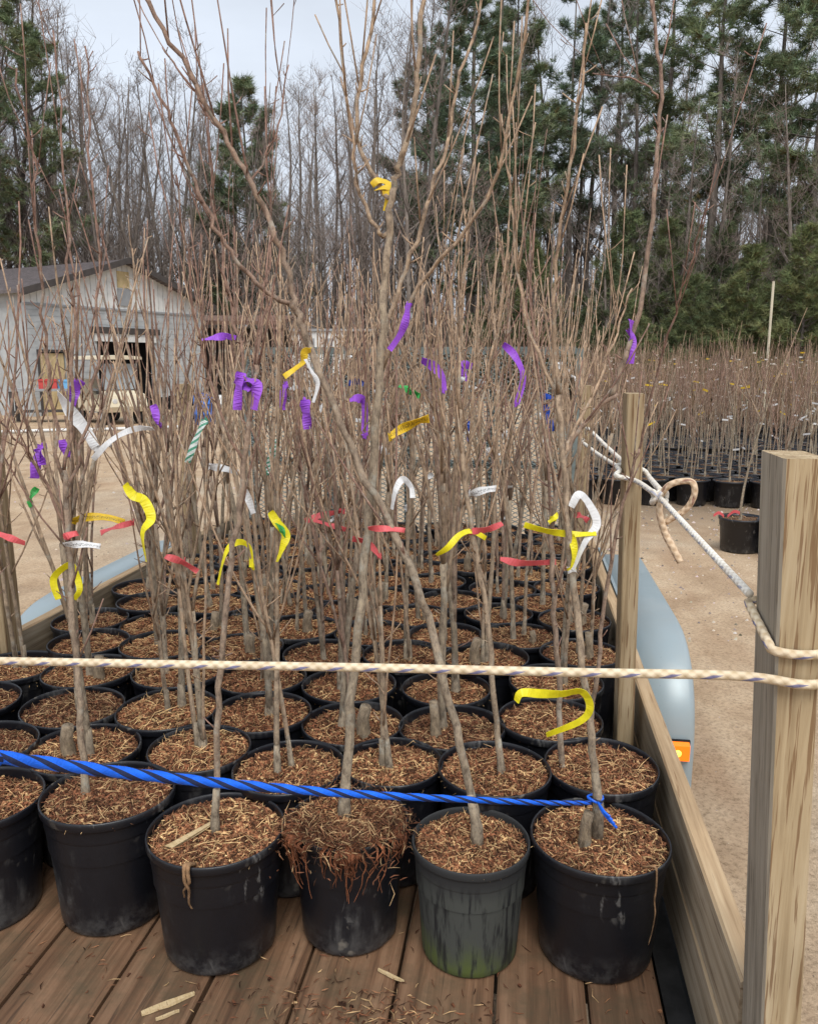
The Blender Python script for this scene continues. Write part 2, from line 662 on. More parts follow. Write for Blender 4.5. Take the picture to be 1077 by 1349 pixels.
# forest
t = NT('tree_bark')
v = t.coord()
n = t.noise(t.coord('Object', (1, 1, 0.2)), 9, 5)
rn = t.rand()
cc = t.ramp(n, [(0.3, (0.085, 0.07, 0.06)), (0.6, (0.19, 0.165, 0.145)), (0.8, (0.30, 0.275, 0.25))])
t.base(t.mix(1.0, cc, t.ramp(rn, [(0.0, (0.7, 0.68, 0.66)), (1.0, (1.25, 1.2, 1.15))]), 'MULTIPLY'))
t.rough(0.9, 0.2)
t.bump(n, 0.6, 0.03)
M['tree_bark'] = t.m
t = NT('twig_bark')
rn = t.rand()
t.base(t.ramp(rn, [(0.0, (0.18, 0.145, 0.125)), (0.5, (0.25, 0.21, 0.185)), (1.0, (0.23, 0.17, 0.145))]))
t.rough(0.9, 0.2)
M['twig_bark'] = t.m
t = NT('needles')
rn = t.rand()
cc = t.mix(1.0, t.attr(), t.ramp(rn, [(0.0, (0.8, 0.85, 0.85)), (1.0, (1.2, 1.15, 1.0))]), 'MULTIPLY')
t.base(cc)
t.rough(0.7, 0.25)
M['needles'] = t.m

simple('block_wall', (0.43, 0.445, 0.445), 0.85, 0.25, 3)
simple('gable_boards', (0.72, 0.72, 0.69), 0.7, 0.2, 3)
simple('shingles', (0.145, 0.125, 0.125), 0.9, 0.35, 5)
simple('dark_trim', (0.06, 0.05, 0.045), 0.7, 0.3, 5)
simple('painted_shade', (0.012, 0.013, 0.016), 0.9, 0.3, 3)  # near-black colour painted in for the shade inside openings
simple('white_paint', (0.68, 0.68, 0.66), 0.5, 0.15, 3)
simple('cream_plastic', (0.66, 0.58, 0.42), 0.45, 0.15, 4)
simple('brown_roof', (0.15, 0.085, 0.06), 0.8, 0.3, 4)
simple('red_plastic', (0.5, 0.06, 0.05), 0.5, 0.2, 5)
simple('blue_plastic', (0.04, 0.16, 0.55), 0.5, 0.2, 5)
simple('sky_plastic', (0.16, 0.42, 0.7), 0.5, 0.2, 5)
simple('grey_metal', (0.3, 0.31, 0.32), 0.5, 0.2, 5)
simple('seat_vinyl', (0.38, 0.33, 0.25), 0.6, 0.2, 5)
simple('clear_screen', (0.35, 0.38, 0.4), 0.15, 0.1, 5)

# ================================================================== the ground
ground = MB()
NX, NY = 60, 60
xs = [-400 + 800 * (0.5 + 0.5 * math.copysign(abs(2 * i / NX - 1) ** 2.6, 2 * i / NX - 1)) for i in range(NX + 1)]
ysg = [-30 + 700 * (j / NY) ** 2.6 for j in range(NY + 1)]
gv = []
for y in ysg:
    for x in xs:
        z = 0.0
        if abs(x) < 14 and y < 22:
            z = 0.0
        z += 0.02 * mnoise.noise(Vector((x * 0.4, y * 0.4, 3.1))) - 0.02
        if y > 45:
            z += min(1.0, (y - 45) / 120) * 9.0
        gv.append((x, y, z))
gf = []
for j in range(NY):
    for i in range(NX):
        a = j * (NX + 1) + i
        gf.append((a, a + 1, a + NX + 2, a + NX + 1))
ground.add(gv, gf)
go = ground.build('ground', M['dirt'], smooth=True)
tag(go, kind='structure')


def ground_z(x, y):
    return min(1.0, (y - 45) / 120) * 9.0 if y > 45 else -0.02


rng = random.Random(11)
pb = MB()
for i in range(15000):
    if i < 12500:
        y = 1.2 + 10 * rng.random() ** 1.8
        x = rng.uniform(0.75, 1.3 + y * 0.55)
    else:
        y = rng.uniform(3, 16)
        x = rng.uniform(-0.65 * y - 1.5, -2.2)
    s = rng.choice((0.004, 0.005, 0.006, 0.008, 0.011, 0.017)) * rng.uniform(0.7, 1.3)
    if y > 5:
        s *= 1.6
    g = rng.uniform(0.10, 0.62)
    c = (g, g * rng.uniform(0.78, 0.92), g * rng.uniform(0.58, 0.85))
    vs_ = [(x + math.cos(a) * s * rng.uniform(0.7, 1.3), y + math.sin(a) * s * rng.uniform(0.7, 1.3), -0.03) for a in (0.3, 1.7, 3.2, 4.8)]
    vs_.append((x, y, -0.02 + s * 0.55))
    pb.add(vs_, [(0, 1, 4), (1, 2, 4), (2, 3, 4), (3, 0, 4)], c)
tag(pb.build('gravel', M['pebbles']), 'small stones scattered over the tan dirt yard', 'gravel', kind='stuff')

# ================================================================== the trailer
DECK = 0.55
RIM = 0.82
XR, XL = 0.337, -1.655
Y0, Y1 = 0.92, 4.62
trailer = empty('utility_trailer', (-0.66, 2.8, 0))
tag(trailer, 'flatbed utility trailer with wood sides and blue-grey fenders carrying the potted saplings', 'trailer')
TO = Vector(trailer.location)


def tpart(mb, name, mat, parent=None, smooth=False, origin=None):
    """a part given in world coordinates, put under the trailer (origin = world point of the part's own origin)"""
    par = parent or trailer
    org = Vector(origin) if origin is not None else TO.copy()
    mb.v = [tuple(Vector(q) - org) for q in mb.v]
    o = mb.build(name, mat, par, smooth)
    pw = TO.copy()
    if par is not trailer:
        pw = TO + Vector(par.location)
    o.location = org - pw
    return o


# deck planks
edges = [XL]
x = XL
joints = [-1.475, -1.293, -1.11, -0.93, -0.747, -0.57, -0.395, -0.212, -0.024, 0.147, 0.286]
rng = random.Random(5)
prevx = XL + 0.004
for j in joints:
    m = MB()
    g = 0.0035
    z1 = DECK + rng.uniform(-0.003, 0.002)
    e = 0.004
    m.prism([], 0, 0) if False else None
    a, b = prevx + g, j - g
    prof = [(a, DECK - 0.036), (b, DECK - 0.036), (b, z1 - e), (b - e, z1), (a + e, z1), (a, z1 - e)]
    vs_ = []
    NS = 14
    for k in range(NS + 1):
        yy = Y0 + (Y1 - Y0) * k / NS
        dz = 0.0016 * mnoise.noise(Vector((j * 7, yy * 3, 0)))
        vs_ += [(px_ + 0.001 * mnoise.noise(Vector((px_ * 5, yy * 2, 4))), yy, pz + dz) for px_, pz in prof]
    fs = [tuple(range(6)), tuple(range(NS * 6, NS * 6 + 6))[::-1]]
    for k in range(NS):
        for q in range(6):
            fs.append((k * 6 + q, k * 6 + (q + 1) % 6, (k + 1) * 6 + (q + 1) % 6, (k + 1) * 6 + q)[::-1])
    m.add(vs_, fs)
    tpart(m, 'deck_plank', M['deck_wood'], origin=((a + b) / 2, Y0, DECK))
    prevx = j
# steel frame under the deck
m = MB()
for X in (XL - 0.03, XR + 0.03):
    m.box((X - 0.025, Y0 - 0.03, DECK - 0.10), (X + 0.025, Y1 + 0.03, DECK - 0.04))
for k in range(8):
    yy = Y0 + 0.02 + (Y1 - Y0 - 0.04) * k / 7
    m.box((XL - 0.004, yy - 0.025, DECK - 0.09), (XR + 0.004, yy + 0.025, DECK - 0.042))
m.box((0.2895, Y0, DECK - 0.041), (XR - 0.003, Y1, DECK - 0.012))
m.box((XL, 3.37, 0.28), (XR, 3.43, 0.34))
m.bar((XL + 0.3, Y0, DECK - 0.07), (-0.7, -0.9, DECK - 0.07), 0.07, 0.09)
m.bar((XR - 0.3, Y0, DECK - 0.07), (-0.62, -0.9, DECK - 0.07), 0.07, 0.09)
tpart(m, 'steel_frame', M['frame_metal'])


# side rails: one wide board each side plus a lower batten, with worn edges
def rail(x0, x1, z0, z1, seed):
    m = MB()
    r = random.Random(seed)
    NS = 40
    vs_ = []
    e = 0.004
    for k in range(NS + 1):
        yy = Y0 + 0.17 + (Y1 - Y0 - 0.23) * k / NS
        w = 0.004 * mnoise.noise(Vector((seed, yy * 0.9, 0)))
        chip = 0.004 * max(0, mnoise.noise(Vector((seed, yy * 6, 2))))
        zz = z1 + 0.004 * mnoise.noise(Vector((seed + 9, yy * 1.3, 0)))
        vs_ += [(x0 + w, yy, z0), (x1 + w, yy, z0), (x1 + w, yy, zz - e), (x1 + w - e, yy, zz), (x0 + w + e + chip, yy, zz), (x0 + w, yy, zz - e - chip)]
    fs = [tuple(range(6)), tuple(range(NS * 6, NS * 6 + 6))[::-1]]
    for k in range(NS):
        for q in range(6):
            fs.append((k * 6 + q, k * 6 + (q + 1) % 6, (k + 1) * 6 + (q + 1) % 6, (k + 1) * 6 + q)[::-1])
    m.add(vs_, fs)
    m.m = [1 if i > 1 and (i - 2) % 6 in (2, 3, 4) else 0 for i in range(len(m.f))]
    return m


for sx, (x0, x1) in (('r', (XR, XR + 0.038)), ('l', (XL - 0.038, XL))):
    tpart(rail(x0, x1, DECK + 0.142, RIM + 0.012, 3 if sx == 'r' else 8), 'side_board', [M['rail_wood'], M['rail_top']], origin=(x0, Y0, DECK))
    dx = -0.002 if sx == 'r' else 0.002
    tpart(rail(x0 + dx, x1 + dx, DECK + 0.004, DECK + 0.136, 4 if sx == 'r' else 7), 'side_board', [M['rail_wood'], M['rail_top']], origin=(x0, Y0, DECK))


# stake posts
def post(corners_bot, corners_top, zb, zt):
    m = MB()
    b, tp = corners_bot, corners_top
    rings = []
    NS = 10
    for k in range(NS + 1):
        f = k / NS
        ring = []
        for (p, q) in zip(b, tp):
            X = p[0] + (q[0] - p[0]) * f
            Y = p[1] + (q[1] - p[1]) * f
            ring.append((X, Y, zb + (zt - zb) * f))
        # chamfer each corner
        c = []
        for i in range(4):
            p0, p1, p2 = Vector(ring[i - 1]), Vector(ring[i]), Vector(ring[(i + 1) % 4])
            c.append(tuple(p1 + (p0 - p1).normalized() * 0.003))
            c.append(tuple(p1 + (p2 - p1).normalized() * 0.003))
        rings += c
    fs = [tuple(range(8))[::-1], tuple(NS * 8 + q for q in range(8))]
    for k in range(NS):
        for q in range(8):
            fs.append((k * 8 + q, k * 8 + (q + 1) % 8, (k + 1) * 8 + (q + 1) % 8, (k + 1) * 8 + q))
    m.add(rings, fs)
    return m


def rect(x0, x1, y0, y1):
    return [(x0, y0), (x1, y0), (x1, y1), (x0, y1)]


PR = (0.352, 0.298)       # near corner post: x of its inner face at the foot and at the top
m = post(rect(PR[0], PR[0] + 0.05, 0.985, 1.077), rect(PR[1], PR[1] + 0.05, 0.97, 1.062), 0.46, 1.612)
m.m = [1 if (i > 1 and (i - 2) % 8 in (7, 0)) else 0 for i in range(len(m.f))]
tpart(m, 'stake_post', [M['post_wood'], M['post_grey']], origin=(0.36, 1.03, 0.46))['label'] = 'thick weathered post at the trailer corner wound with rope'
m = post(rect(0.275, 0.319, 2.07, 2.16), rect(0.254, 0.296, 2.06, 2.15), DECK + 0.002, 1.645)
tpart(m, 'stake_post', M['post_wood'], origin=(0.28, 2.11, DECK))
m = post(rect(-1.652, -1.612, 2.25, 2.34), rect(-1.66, -1.62, 2.24, 2.33), DECK + 0.002, 1.63)
tpart(m, 'stake_post', M['post_wood'], origin=(-1.63, 2.3, DECK))
m = post(rect(-1.745, -1.697, 0.985, 1.077), rect(-1.70, -1.652, 0.97, 1.062), 0.46, 1.612)
tpart(m, 'stake_post', M['post_wood'], origin=(-1.72, 1.03, 0.46))
for X0, X1 in ((0.262, 0.306), (-1.652, -1.61)):
    m = post(rect(X0, X1, 3.72, 3.81), rect(X0 - 0.004, X1 - 0.004, 3.72, 3.81), DECK + 0.002, 1.62)
    tpart(m, 'stake_post', M['post_wood'], origin=(X0, 3.76, DECK))


# fenders: flat top, rounded shoulders, vertical ends
def fender(x_in, x_out, lamp):
    s = 1 if x_out > x_in else -1
    half = [Vector(q) for q in ((2.55, 0.30), (2.545, 0.42), (2.55, 0.52), (2.575, 0.615), (2.63, 0.695), (2.71, 0.752), (2.82, 0.788), (2.95, 0.80))]
    half = [(q.x, q.y) for q in smooth_path(half, 4)]
    prof = half + [(6.80 - y, z) for y, z in half[::-1]]
    n = len(prof)
    m = MB()
    e = 0.022
    rows = []
    # skin: inner edge, outer rounded edge, turned-down lip
    for (y, z) in prof:
        cy, cz = 3.40, 0.45
        d = Vector((y - cy, z - cz)).normalized()
        rows.append([(x_in, y, z), (x_out - s * e, y, z), (x_out - s * e * 0.3, y - d.x * e * 0.3, z - d.y * e * 0.3), (x_out, y - d.x * e, z - d.y * e), (x_out, y - d.x * 0.07, z - d.y * 0.07),
                     (x_out - s * 0.003, y - d.x * 0.07, z - d.y * 0.07), (x_out - s * 0.004, y - d.x * 0.026, z - d.y * 0.026), (x_in, y - d.x * 0.006, z - d.y * 0.006)])
    k = 8
    vs_ = [p for r_ in rows for p in r_]
    fs = []
    for i in range(n - 1):
        for q in range(k):
            f = (i * k + q, i * k + (q + 1) % k, (i + 1) * k + (q + 1) % k, (i + 1) * k + q)
            fs.append(f if s > 0 else f[::-1])
    fs += [tuple(range(k)), tuple(range((n - 1) * k, n * k))[::-1]]
    m.add(vs_, fs)
    fo = tpart(m, 'fender', M['fender_paint'], smooth=True, origin=((x_in + x_out) / 2, 3.4, 0.5))
    # inner plate between fender and side board, with its sloped gusset
    m = MB()
    a, b = sorted((x_in - s * 0.004, x_in - s * 0.016))
    m.prism([(2.42, 0.40), (4.38, 0.40), (4.38, 0.56), (4.02, 0.812), (2.78, 0.812), (2.42, 0.66)], a, b)
    tpart(m, 'inner_plate', M['fender_paint'], fo, origin=((x_in), 3.4, 0.5))
    m = MB()
    for yy in (2.5, 4.29):
        xa, xb = sorted((x_in - s * 0.02, x_in - s * 0.06))
        m.box((xa, yy, 0.44), (xb, yy + 0.012, 0.70))
    tpart(m, 'bracket', M['frame_metal'], fo, origin=((x_in), 3.4, 0.5))
    # wheel
    w = empty('wheel')
    w.parent = trailer
    xc = (x_in + x_out) / 2
    w.location = Vector((xc, 3.4, 0.325)) - TO
    ax = Matrix.Rotation(R(90) * s, 4, 'Y')
    m = MB()
    m.lathe([(0.19, -0.08), (0.27, -0.095), (0.315, -0.085), (0.33, -0.06), (0.325, -0.03), (0.33, -0.028), (0.33, 0.028), (0.325, 0.03), (0.33, 0.06), (0.315, 0.085), (0.27, 0.095), (0.19, 0.08), (0.19, -0.08)], 40, axis=ax)
    m.build('tyre', M['rubber'], w, True)
    m = MB()
    m.lathe([(0.02, 0.03), (0.05, 0.045), (0.06, 0.02), (0.14, 0.03), (0.165, 0.075), (0.192, 0.082), (0.192, 0.07), (0.17, 0.0), (0.02, 0.0)], 32, axis=ax)
    m.build('rim', M['rim_paint'], w, True)
    if lamp:
        la = empty('marker_light')
        la.parent = trailer
        lx, ly, lz = xc + 0.028, 2.538, 0.478
        la.location = Vector((lx, ly, lz)) - TO
        mm = MB()
        mm.box((-0.042, -0.006, -0.036), (0.042, 0.004, 0.036))
        mm.build('housing', M['frame_metal'], la)
        mm = MB()
        mm.prism([(-0.0065, -0.032), (-0.026, -0.026), (-0.028, 0.026), (-0.0065, 0.032)], -0.038, 0.038)
        mm.build('lens', M['amber_lens'], la)
        mm = MB()
        mm.lathe([(0.0, -0.004), (0.008, -0.003), (0.0125, 0.0), (0.008, 0.003), (0.0, 0.004)], 16, axis=Matrix.Translation((0, -0.0275, 0.0)) @ Matrix.Rotation(R(90), 4, 'X'))
        mm.build('bulb', M['amber_bulb'], la, True)


fender(0.405, 0.585, True)
fender(-1.723, -1.903, False)

# ramp gate of expanded metal, folded up at the far end
m = MB()
GY = Y1 + 0.05
gz0, gz1 = DECK - 0.02, 1.80
for X in (XL + 0.03, XL + 0.52, -0.66, XR - 0.52, XR - 0.03):
    m.box((X - 0.022, GY - 0.02, gz0), (X + 0.022, GY + 0.02, gz1))
for Z in (gz0 + 0.02, 1.14, gz1 - 0.01):
    m.box((XL + 0.0525, GY - 0.018, Z - 0.02), (XR - 0.0525, GY + 0.018, Z + 0.02))
gate = tpart(m, 'ramp_gate', M['gate_metal'], origin=(-0.66, GY, gz0))
m = MB()
cw, ch = 0.052, 0.026
nx = int((XR - XL - 0.08) / cw)
nz = int((gz1 - gz0 - 0.04) / ch)
for i in range(nx):
    for j in range(nz):
        xa = XL + 0.04 + i * cw
        za = gz0 + 0.02 + j * ch
        lft, rgt = (xa, GY - 0.026, za + ch / 2), (xa + cw, GY - 0.026, za + ch / 2)
        bot, top = (xa + cw / 2, GY - 0.026, za), (xa + cw / 2, GY - 0.026, za + ch)
        for (p, q) in ((lft, bot), (bot, rgt), (lft, top), (top, rgt)):
            w = 0.0022
            m.add([(p[0], p[1] - 0.003, p[2] - w), (q[0], q[1] - 0.003, q[2] - w), (q[0], q[1] + 0.003, q[2] + w), (p[0], p[1] + 0.003, p[2] + w)], [(0, 1, 2, 3)])
tag(tpart(m, 'gate_mesh', M['gate_metal'], gate, origin=(-0.66, GY, gz0)), kind='stuff')

# ================================================================== pots
rng = random.Random(21)


def pot_mesh(seed, mat):
    r = random.Random(seed)
    e2, p2 = r.uniform(0.0, 0.03), r.uniform(0, 6.28)
    e3, p3 = r.uniform(0.0, 0.012), r.uniform(0, 6.28)
    m = MB()

    def rf(th, z):
        k = max(0, min(1, z / 0.27))
        pan = 0.004 * (abs((th / (2 * math.pi) * 12 + 0.3) % 1 - 0.5) * 2 - 0.5) * (1 if z < 0.21 else 0)
        seam = 0.014 if (z < 0.22 and min(abs((th - s_) % (2 * math.pi)), 2 * math.pi - abs((th - s_) % (2 * math.pi))) < 0.03) else 0
        return 1 + k * k * (e2 * math.cos(2 * th + p2) + e3 * math.cos(3 * th + p3)) + pan + seam

    s_ = r.uniform(0, 6.28)
    prof = [(0.05, 0.004), (0.78, 0.0), (0.815, 0.006), (0.825, 0.02), (0.85, 0.07), (0.875, 0.12), (0.90, 0.17), (0.918, 0.208), (0.922, 0.214), (0.945, 0.219), (0.95, 0.224), (0.958, 0.246), (0.963, 0.2485),
            (0.992, 0.250), (1.0, 0.253), (1.003, 0.262), (1.0, 0.267), (0.985, 0.270), (0.968, 0.268), (0.960, 0.262), (0.954, 0.245), (0.93, 0.20), (0.92, 0.17)]
    m.lathe([(a * 0.14, z) for a, z in prof], 48, rf=rf)
    return m.mesh('pot', M[mat], True)


def chip_col(r):
    k = r.random()
    if k < 0.34:
        g = r.uniform(0.5, 1.3)
        return (0.10 * g, 0.050 * g, 0.030 * g)
    if k < 0.70:
        g = r.uniform(0.7, 1.35)
        return (0.25 * g, 0.112 * g, 0.062 * g)
    if k < 0.94:
        g = r.uniform(0.75, 1.25)
        return (0.35 * g, 0.19 * g, 0.105 * g)
    g = r.uniform(0.85, 1.2)
    return (0.66 * g, 0.48 * g, 0.26 * g)


def add_chip(m, r, p, flat=0.45, lmax=0.045, kind=None):
    c = chip_col(r)
    k = r.random() if kind is None else kind
    if k < 0.30:      # crumb
        L, w, h = r.uniform(0.004, 0.009), r.uniform(0.003, 0.006), r.uniform(0.002, 0.005)
    elif k < 0.45:    # bark flake
        L, w, h = r.uniform(0.008, 0.017), r.uniform(0.004, 0.007), r.uniform(0.001, 0.003)
    elif k < 0.915:    # shredded fibre
        L, w, h = r.uniform(0.007, 0.022), r.uniform(0.0011, 0.0030), r.uniform(0.001, 0.0024)
    else:             # straw or splinter
        L, w, h = r.uniform(0.015, lmax), r.uniform(0.0010, 0.0026), r.uniform(0.001, 0.002)
        if r.random() < 0.65:
            g = r.uniform(0.85, 1.2)
            c = (0.64 * g, 0.46 * g, 0.25 * g)
    rot = Matrix.Rotation(r.uniform(0, 6.28), 4, 'Z') @ Matrix.Rotation(r.gauss(0, flat), 4, 'Y') @ Matrix.Rotation(r.gauss(0, flat * 1.4), 4, 'X')
    T = Matrix.Translation(p) @ rot
    tp = r.uniform(0.3, 1)
    if k >= 0.45:
        by, bz = r.gauss(0, 0.10) * L, r.gauss(0.04, 0.07) * L
        vs_ = []
        for (x_, q_) in ((-0.5, 0.45), (0.0, 1.0), (0.5, 0.3 * tp)):
            o1, o2 = (by, bz) if x_ == 0 else (0, 0)
            vs_ += [(x_ * L, -w / 2 * q_ + o1, o2), (x_ * L, w / 2 * q_ + o1, o2), (x_ * L, o1, o2 + h * q_)]
        m.add([tuple(T @ Vector(q)) for q in vs_], [(0, 3, 4, 1), (1, 4, 5, 2), (2, 5, 3, 0), (3, 6, 7, 4), (4, 7, 8, 5), (5, 8, 6, 3)], c)
        return
    vs_ = [(-L / 2, -w / 2, -h / 2), (-L / 2, w / 2, -h / 2), (L / 2, w / 2 * tp, -h / 2), (L / 2, -w / 2 * tp, -h / 2), (-L / 2 * 0.8, -w / 2 * 0.7, h / 2), (-L / 2, w / 2, h / 2), (L / 2 * 0.9, w / 2 * tp, h / 2), (L / 2, -w / 2 * tp * 0.6, h / 2)]
    m.add([tuple(T @ Vector(q)) for q in vs_], [(0, 1, 2, 3), (7, 6, 5, 4), (0, 4, 5, 1), (1, 5, 6, 2), (2, 6, 7, 3), (3, 7, 4, 0)], c)


def mulch_mesh(seed, nchips, dome=0.006, rad=0.1315, zt=0.246, over=0.0, straw=0):
    r = random.Random(seed)
    m = MB()
    rings, seg = 9, 28
    vs_ = [(0, 0, zt + dome)]

    def hz(x, y):
        q = math.hypot(x, y) / rad
        return zt + dome * (1 - q * q) + 0.007 * mnoise.noise(Vector((x * 18, y * 18, seed))) + 0.004 * mnoise.noise(Vector((x * 50, y * 50, seed)))

    for i in range(1, rings + 1):
        for k in range(seg):
            a = 2 * math.pi * k / seg
            x, y = math.cos(a) * rad * i / rings, math.sin(a) * rad * i / rings
            vs_.append((x, y, hz(x, y)))
    fs = [(0, 1 + k, 1 + (k + 1) % seg) for k in range(seg)]
    for i in range(rings - 1):
        for k in range(seg):
            fs.append((1 + i * seg + k, 1 + (i + 1) * seg + k, 1 + (i + 1) * seg + (k + 1) % seg, 1 + i * seg + (k + 1) % seg))
    m.add(vs_, fs, (0.1, 0.06, 0.04), 1)
    for i in range(nchips):
        q = math.sqrt(r.random()) * rad * (0.985 + over)
        a = r.uniform(0, 6.283)
        x, y = math.cos(a) * q, math.sin(a) * q
        add_chip(m, r, (x, y, hz(x, y) + r.uniform(0.0, 0.005)))
    for i in range(straw):
        q = math.sqrt(r.random()) * rad * 0.9
        a = r.uniform(0, 6.283)
        x, y = math.cos(a) * q, math.sin(a) * q
        add_chip(m, r, (x, y, hz(x, y) + 0.006), 0.25, 0.07, 0.95)
    return m.mesh('mulch', [M['mulch'], M['soil']])


POTS = [pot_mesh(i, 'pot') for i in range(7)]
POT_ALGAE = pot_mesh(55, 'pot_algae')
MULCH = [mulch_mesh(100 + i, 3000, dome=(0.004, 0.010, 0.002, 0.008, 0.006)[i], zt=(0.252, 0.246, 0.256, 0.242, 0.250)[i], straw=(90, 40, 130, 60, 20)[i]) for i in range(5)]
MULCH_FULL = [mulch_mesh(140, 4200, dome=0.012, zt=0.256, straw=40), mulch_mesh(141, 4200, dome=0.004, zt=0.252, straw=60), mulch_mesh(142, 4200, dome=0.006, zt=0.250, straw=25)]

# positions: the front rows from the photograph, hexagonal rows behind, then pushed apart until no rims overlap
front = [(-1.40, 1.42, .132, 1), (-1.13, 1.43, .134, 1), (-0.855, 1.475, .135, 1), (-0.588, 1.405, .136, 1), (-0.333, 1.48, .120, 1), (-0.077, 1.455, .117, 1), (0.168, 1.49, .1365, 1)]
row2 = [(-1.49, 1.66, .130, 0), (-1.22, 1.655, .130, 0), (-0.965, 1.68, .132, 0), (-0.70, 1.63, .122, 0), (-0.46, 1.67, .128, 0), (-0.235, 1.68, .118, 0), (-0.03, 1.675, .128, 0), (0.195, 1.70, .132, 0)]
row3 = [(-1.49, 1.88, .132, 0), (-1.20, 1.87, .135, 0), (-0.92, 1.88, .135, 0), (-0.645, 1.87, .130, 0), (-0.37, 1.89, .132, 0), (-0.10, 1.90, .134, 0), (0.165, 1.92, .134, 0)]
P = [list(q) for q in front + row2 + row3]
rowid = [1] * 7 + [2] * 8 + [3] * 7
yy, k = 2.12, 4
while yy < 4.5:
    nrow = 7
    for i in range(nrow):
        xo = -1.50 + i * 0.276 + (0.07 if k % 2 else -0.01)
        P.append([xo + rng.uniform(-0.02, 0.02), yy + rng.uniform(-0.03, 0.03), rng.uniform(0.126, 0.137), 0])
        rowid.append(k)
    yy += 0.226
    k += 1
BLOCK = [(0.30, 2.11, 0.05), (-1.632, 2.29, 0.04), (0.284, 3.765, 0.045), (-1.63, 3.765, 0.045)]
for it in range(300):
    for i in range(len(P)):
        for j in range(i + 1, len(P)):
            dx, dy = P[j][0] - P[i][0], P[j][1] - P[i][1]
            d = math.hypot(dx, dy)
            need = (P[i][2] + P[j][2]) * (1.005 if P[i][3] and P[j][3] else 0.955)
            if d < need:
                push = (need - d) / max(d, 1e-6)
                wi, wj = (0.5, 0.5)
                if P[i][3] and not P[j][3]:
                    wi, wj = 0.0, 1.0
                P[i][0] -= dx * push * wi
                P[i][1] -= dy * push * wi
                P[j][0] += dx * push * wj
                P[j][1] += dy * push * wj
    for q in P:
        for (bx, by, br) in BLOCK:
            dx, dy = q[0] - bx, q[1] - by
            d = math.hypot(dx, dy)
            if d < q[2] + br:
                q[0] += dx / d * (q[2] + br - d)
                q[1] += dy / d * (q[2] + br - d)
        q[0] = min(max(q[0], XL + q[2] + 0.006), XR - q[2] - 0.008)
        q[1] = min(q[1], Y1 - q[2] - 0.03)

# ================================================================== saplings
STEMS = []      # (world point, radius, direction): where ribbons can be tied


def stem_col(rad, r, warm):
    k = max(0.0, min(1.0, (0.0085 - rad) / 0.0065))
    lo = (0.275, 0.225, 0.165)
    hi = (0.25, 0.15, 0.115) if warm > 0.5 else (0.38, 0.265, 0.18)
    g = r.uniform(0.85, 1.15)
    return tuple((a + (b - a) * k) * g for a, b in zip(lo, hi))


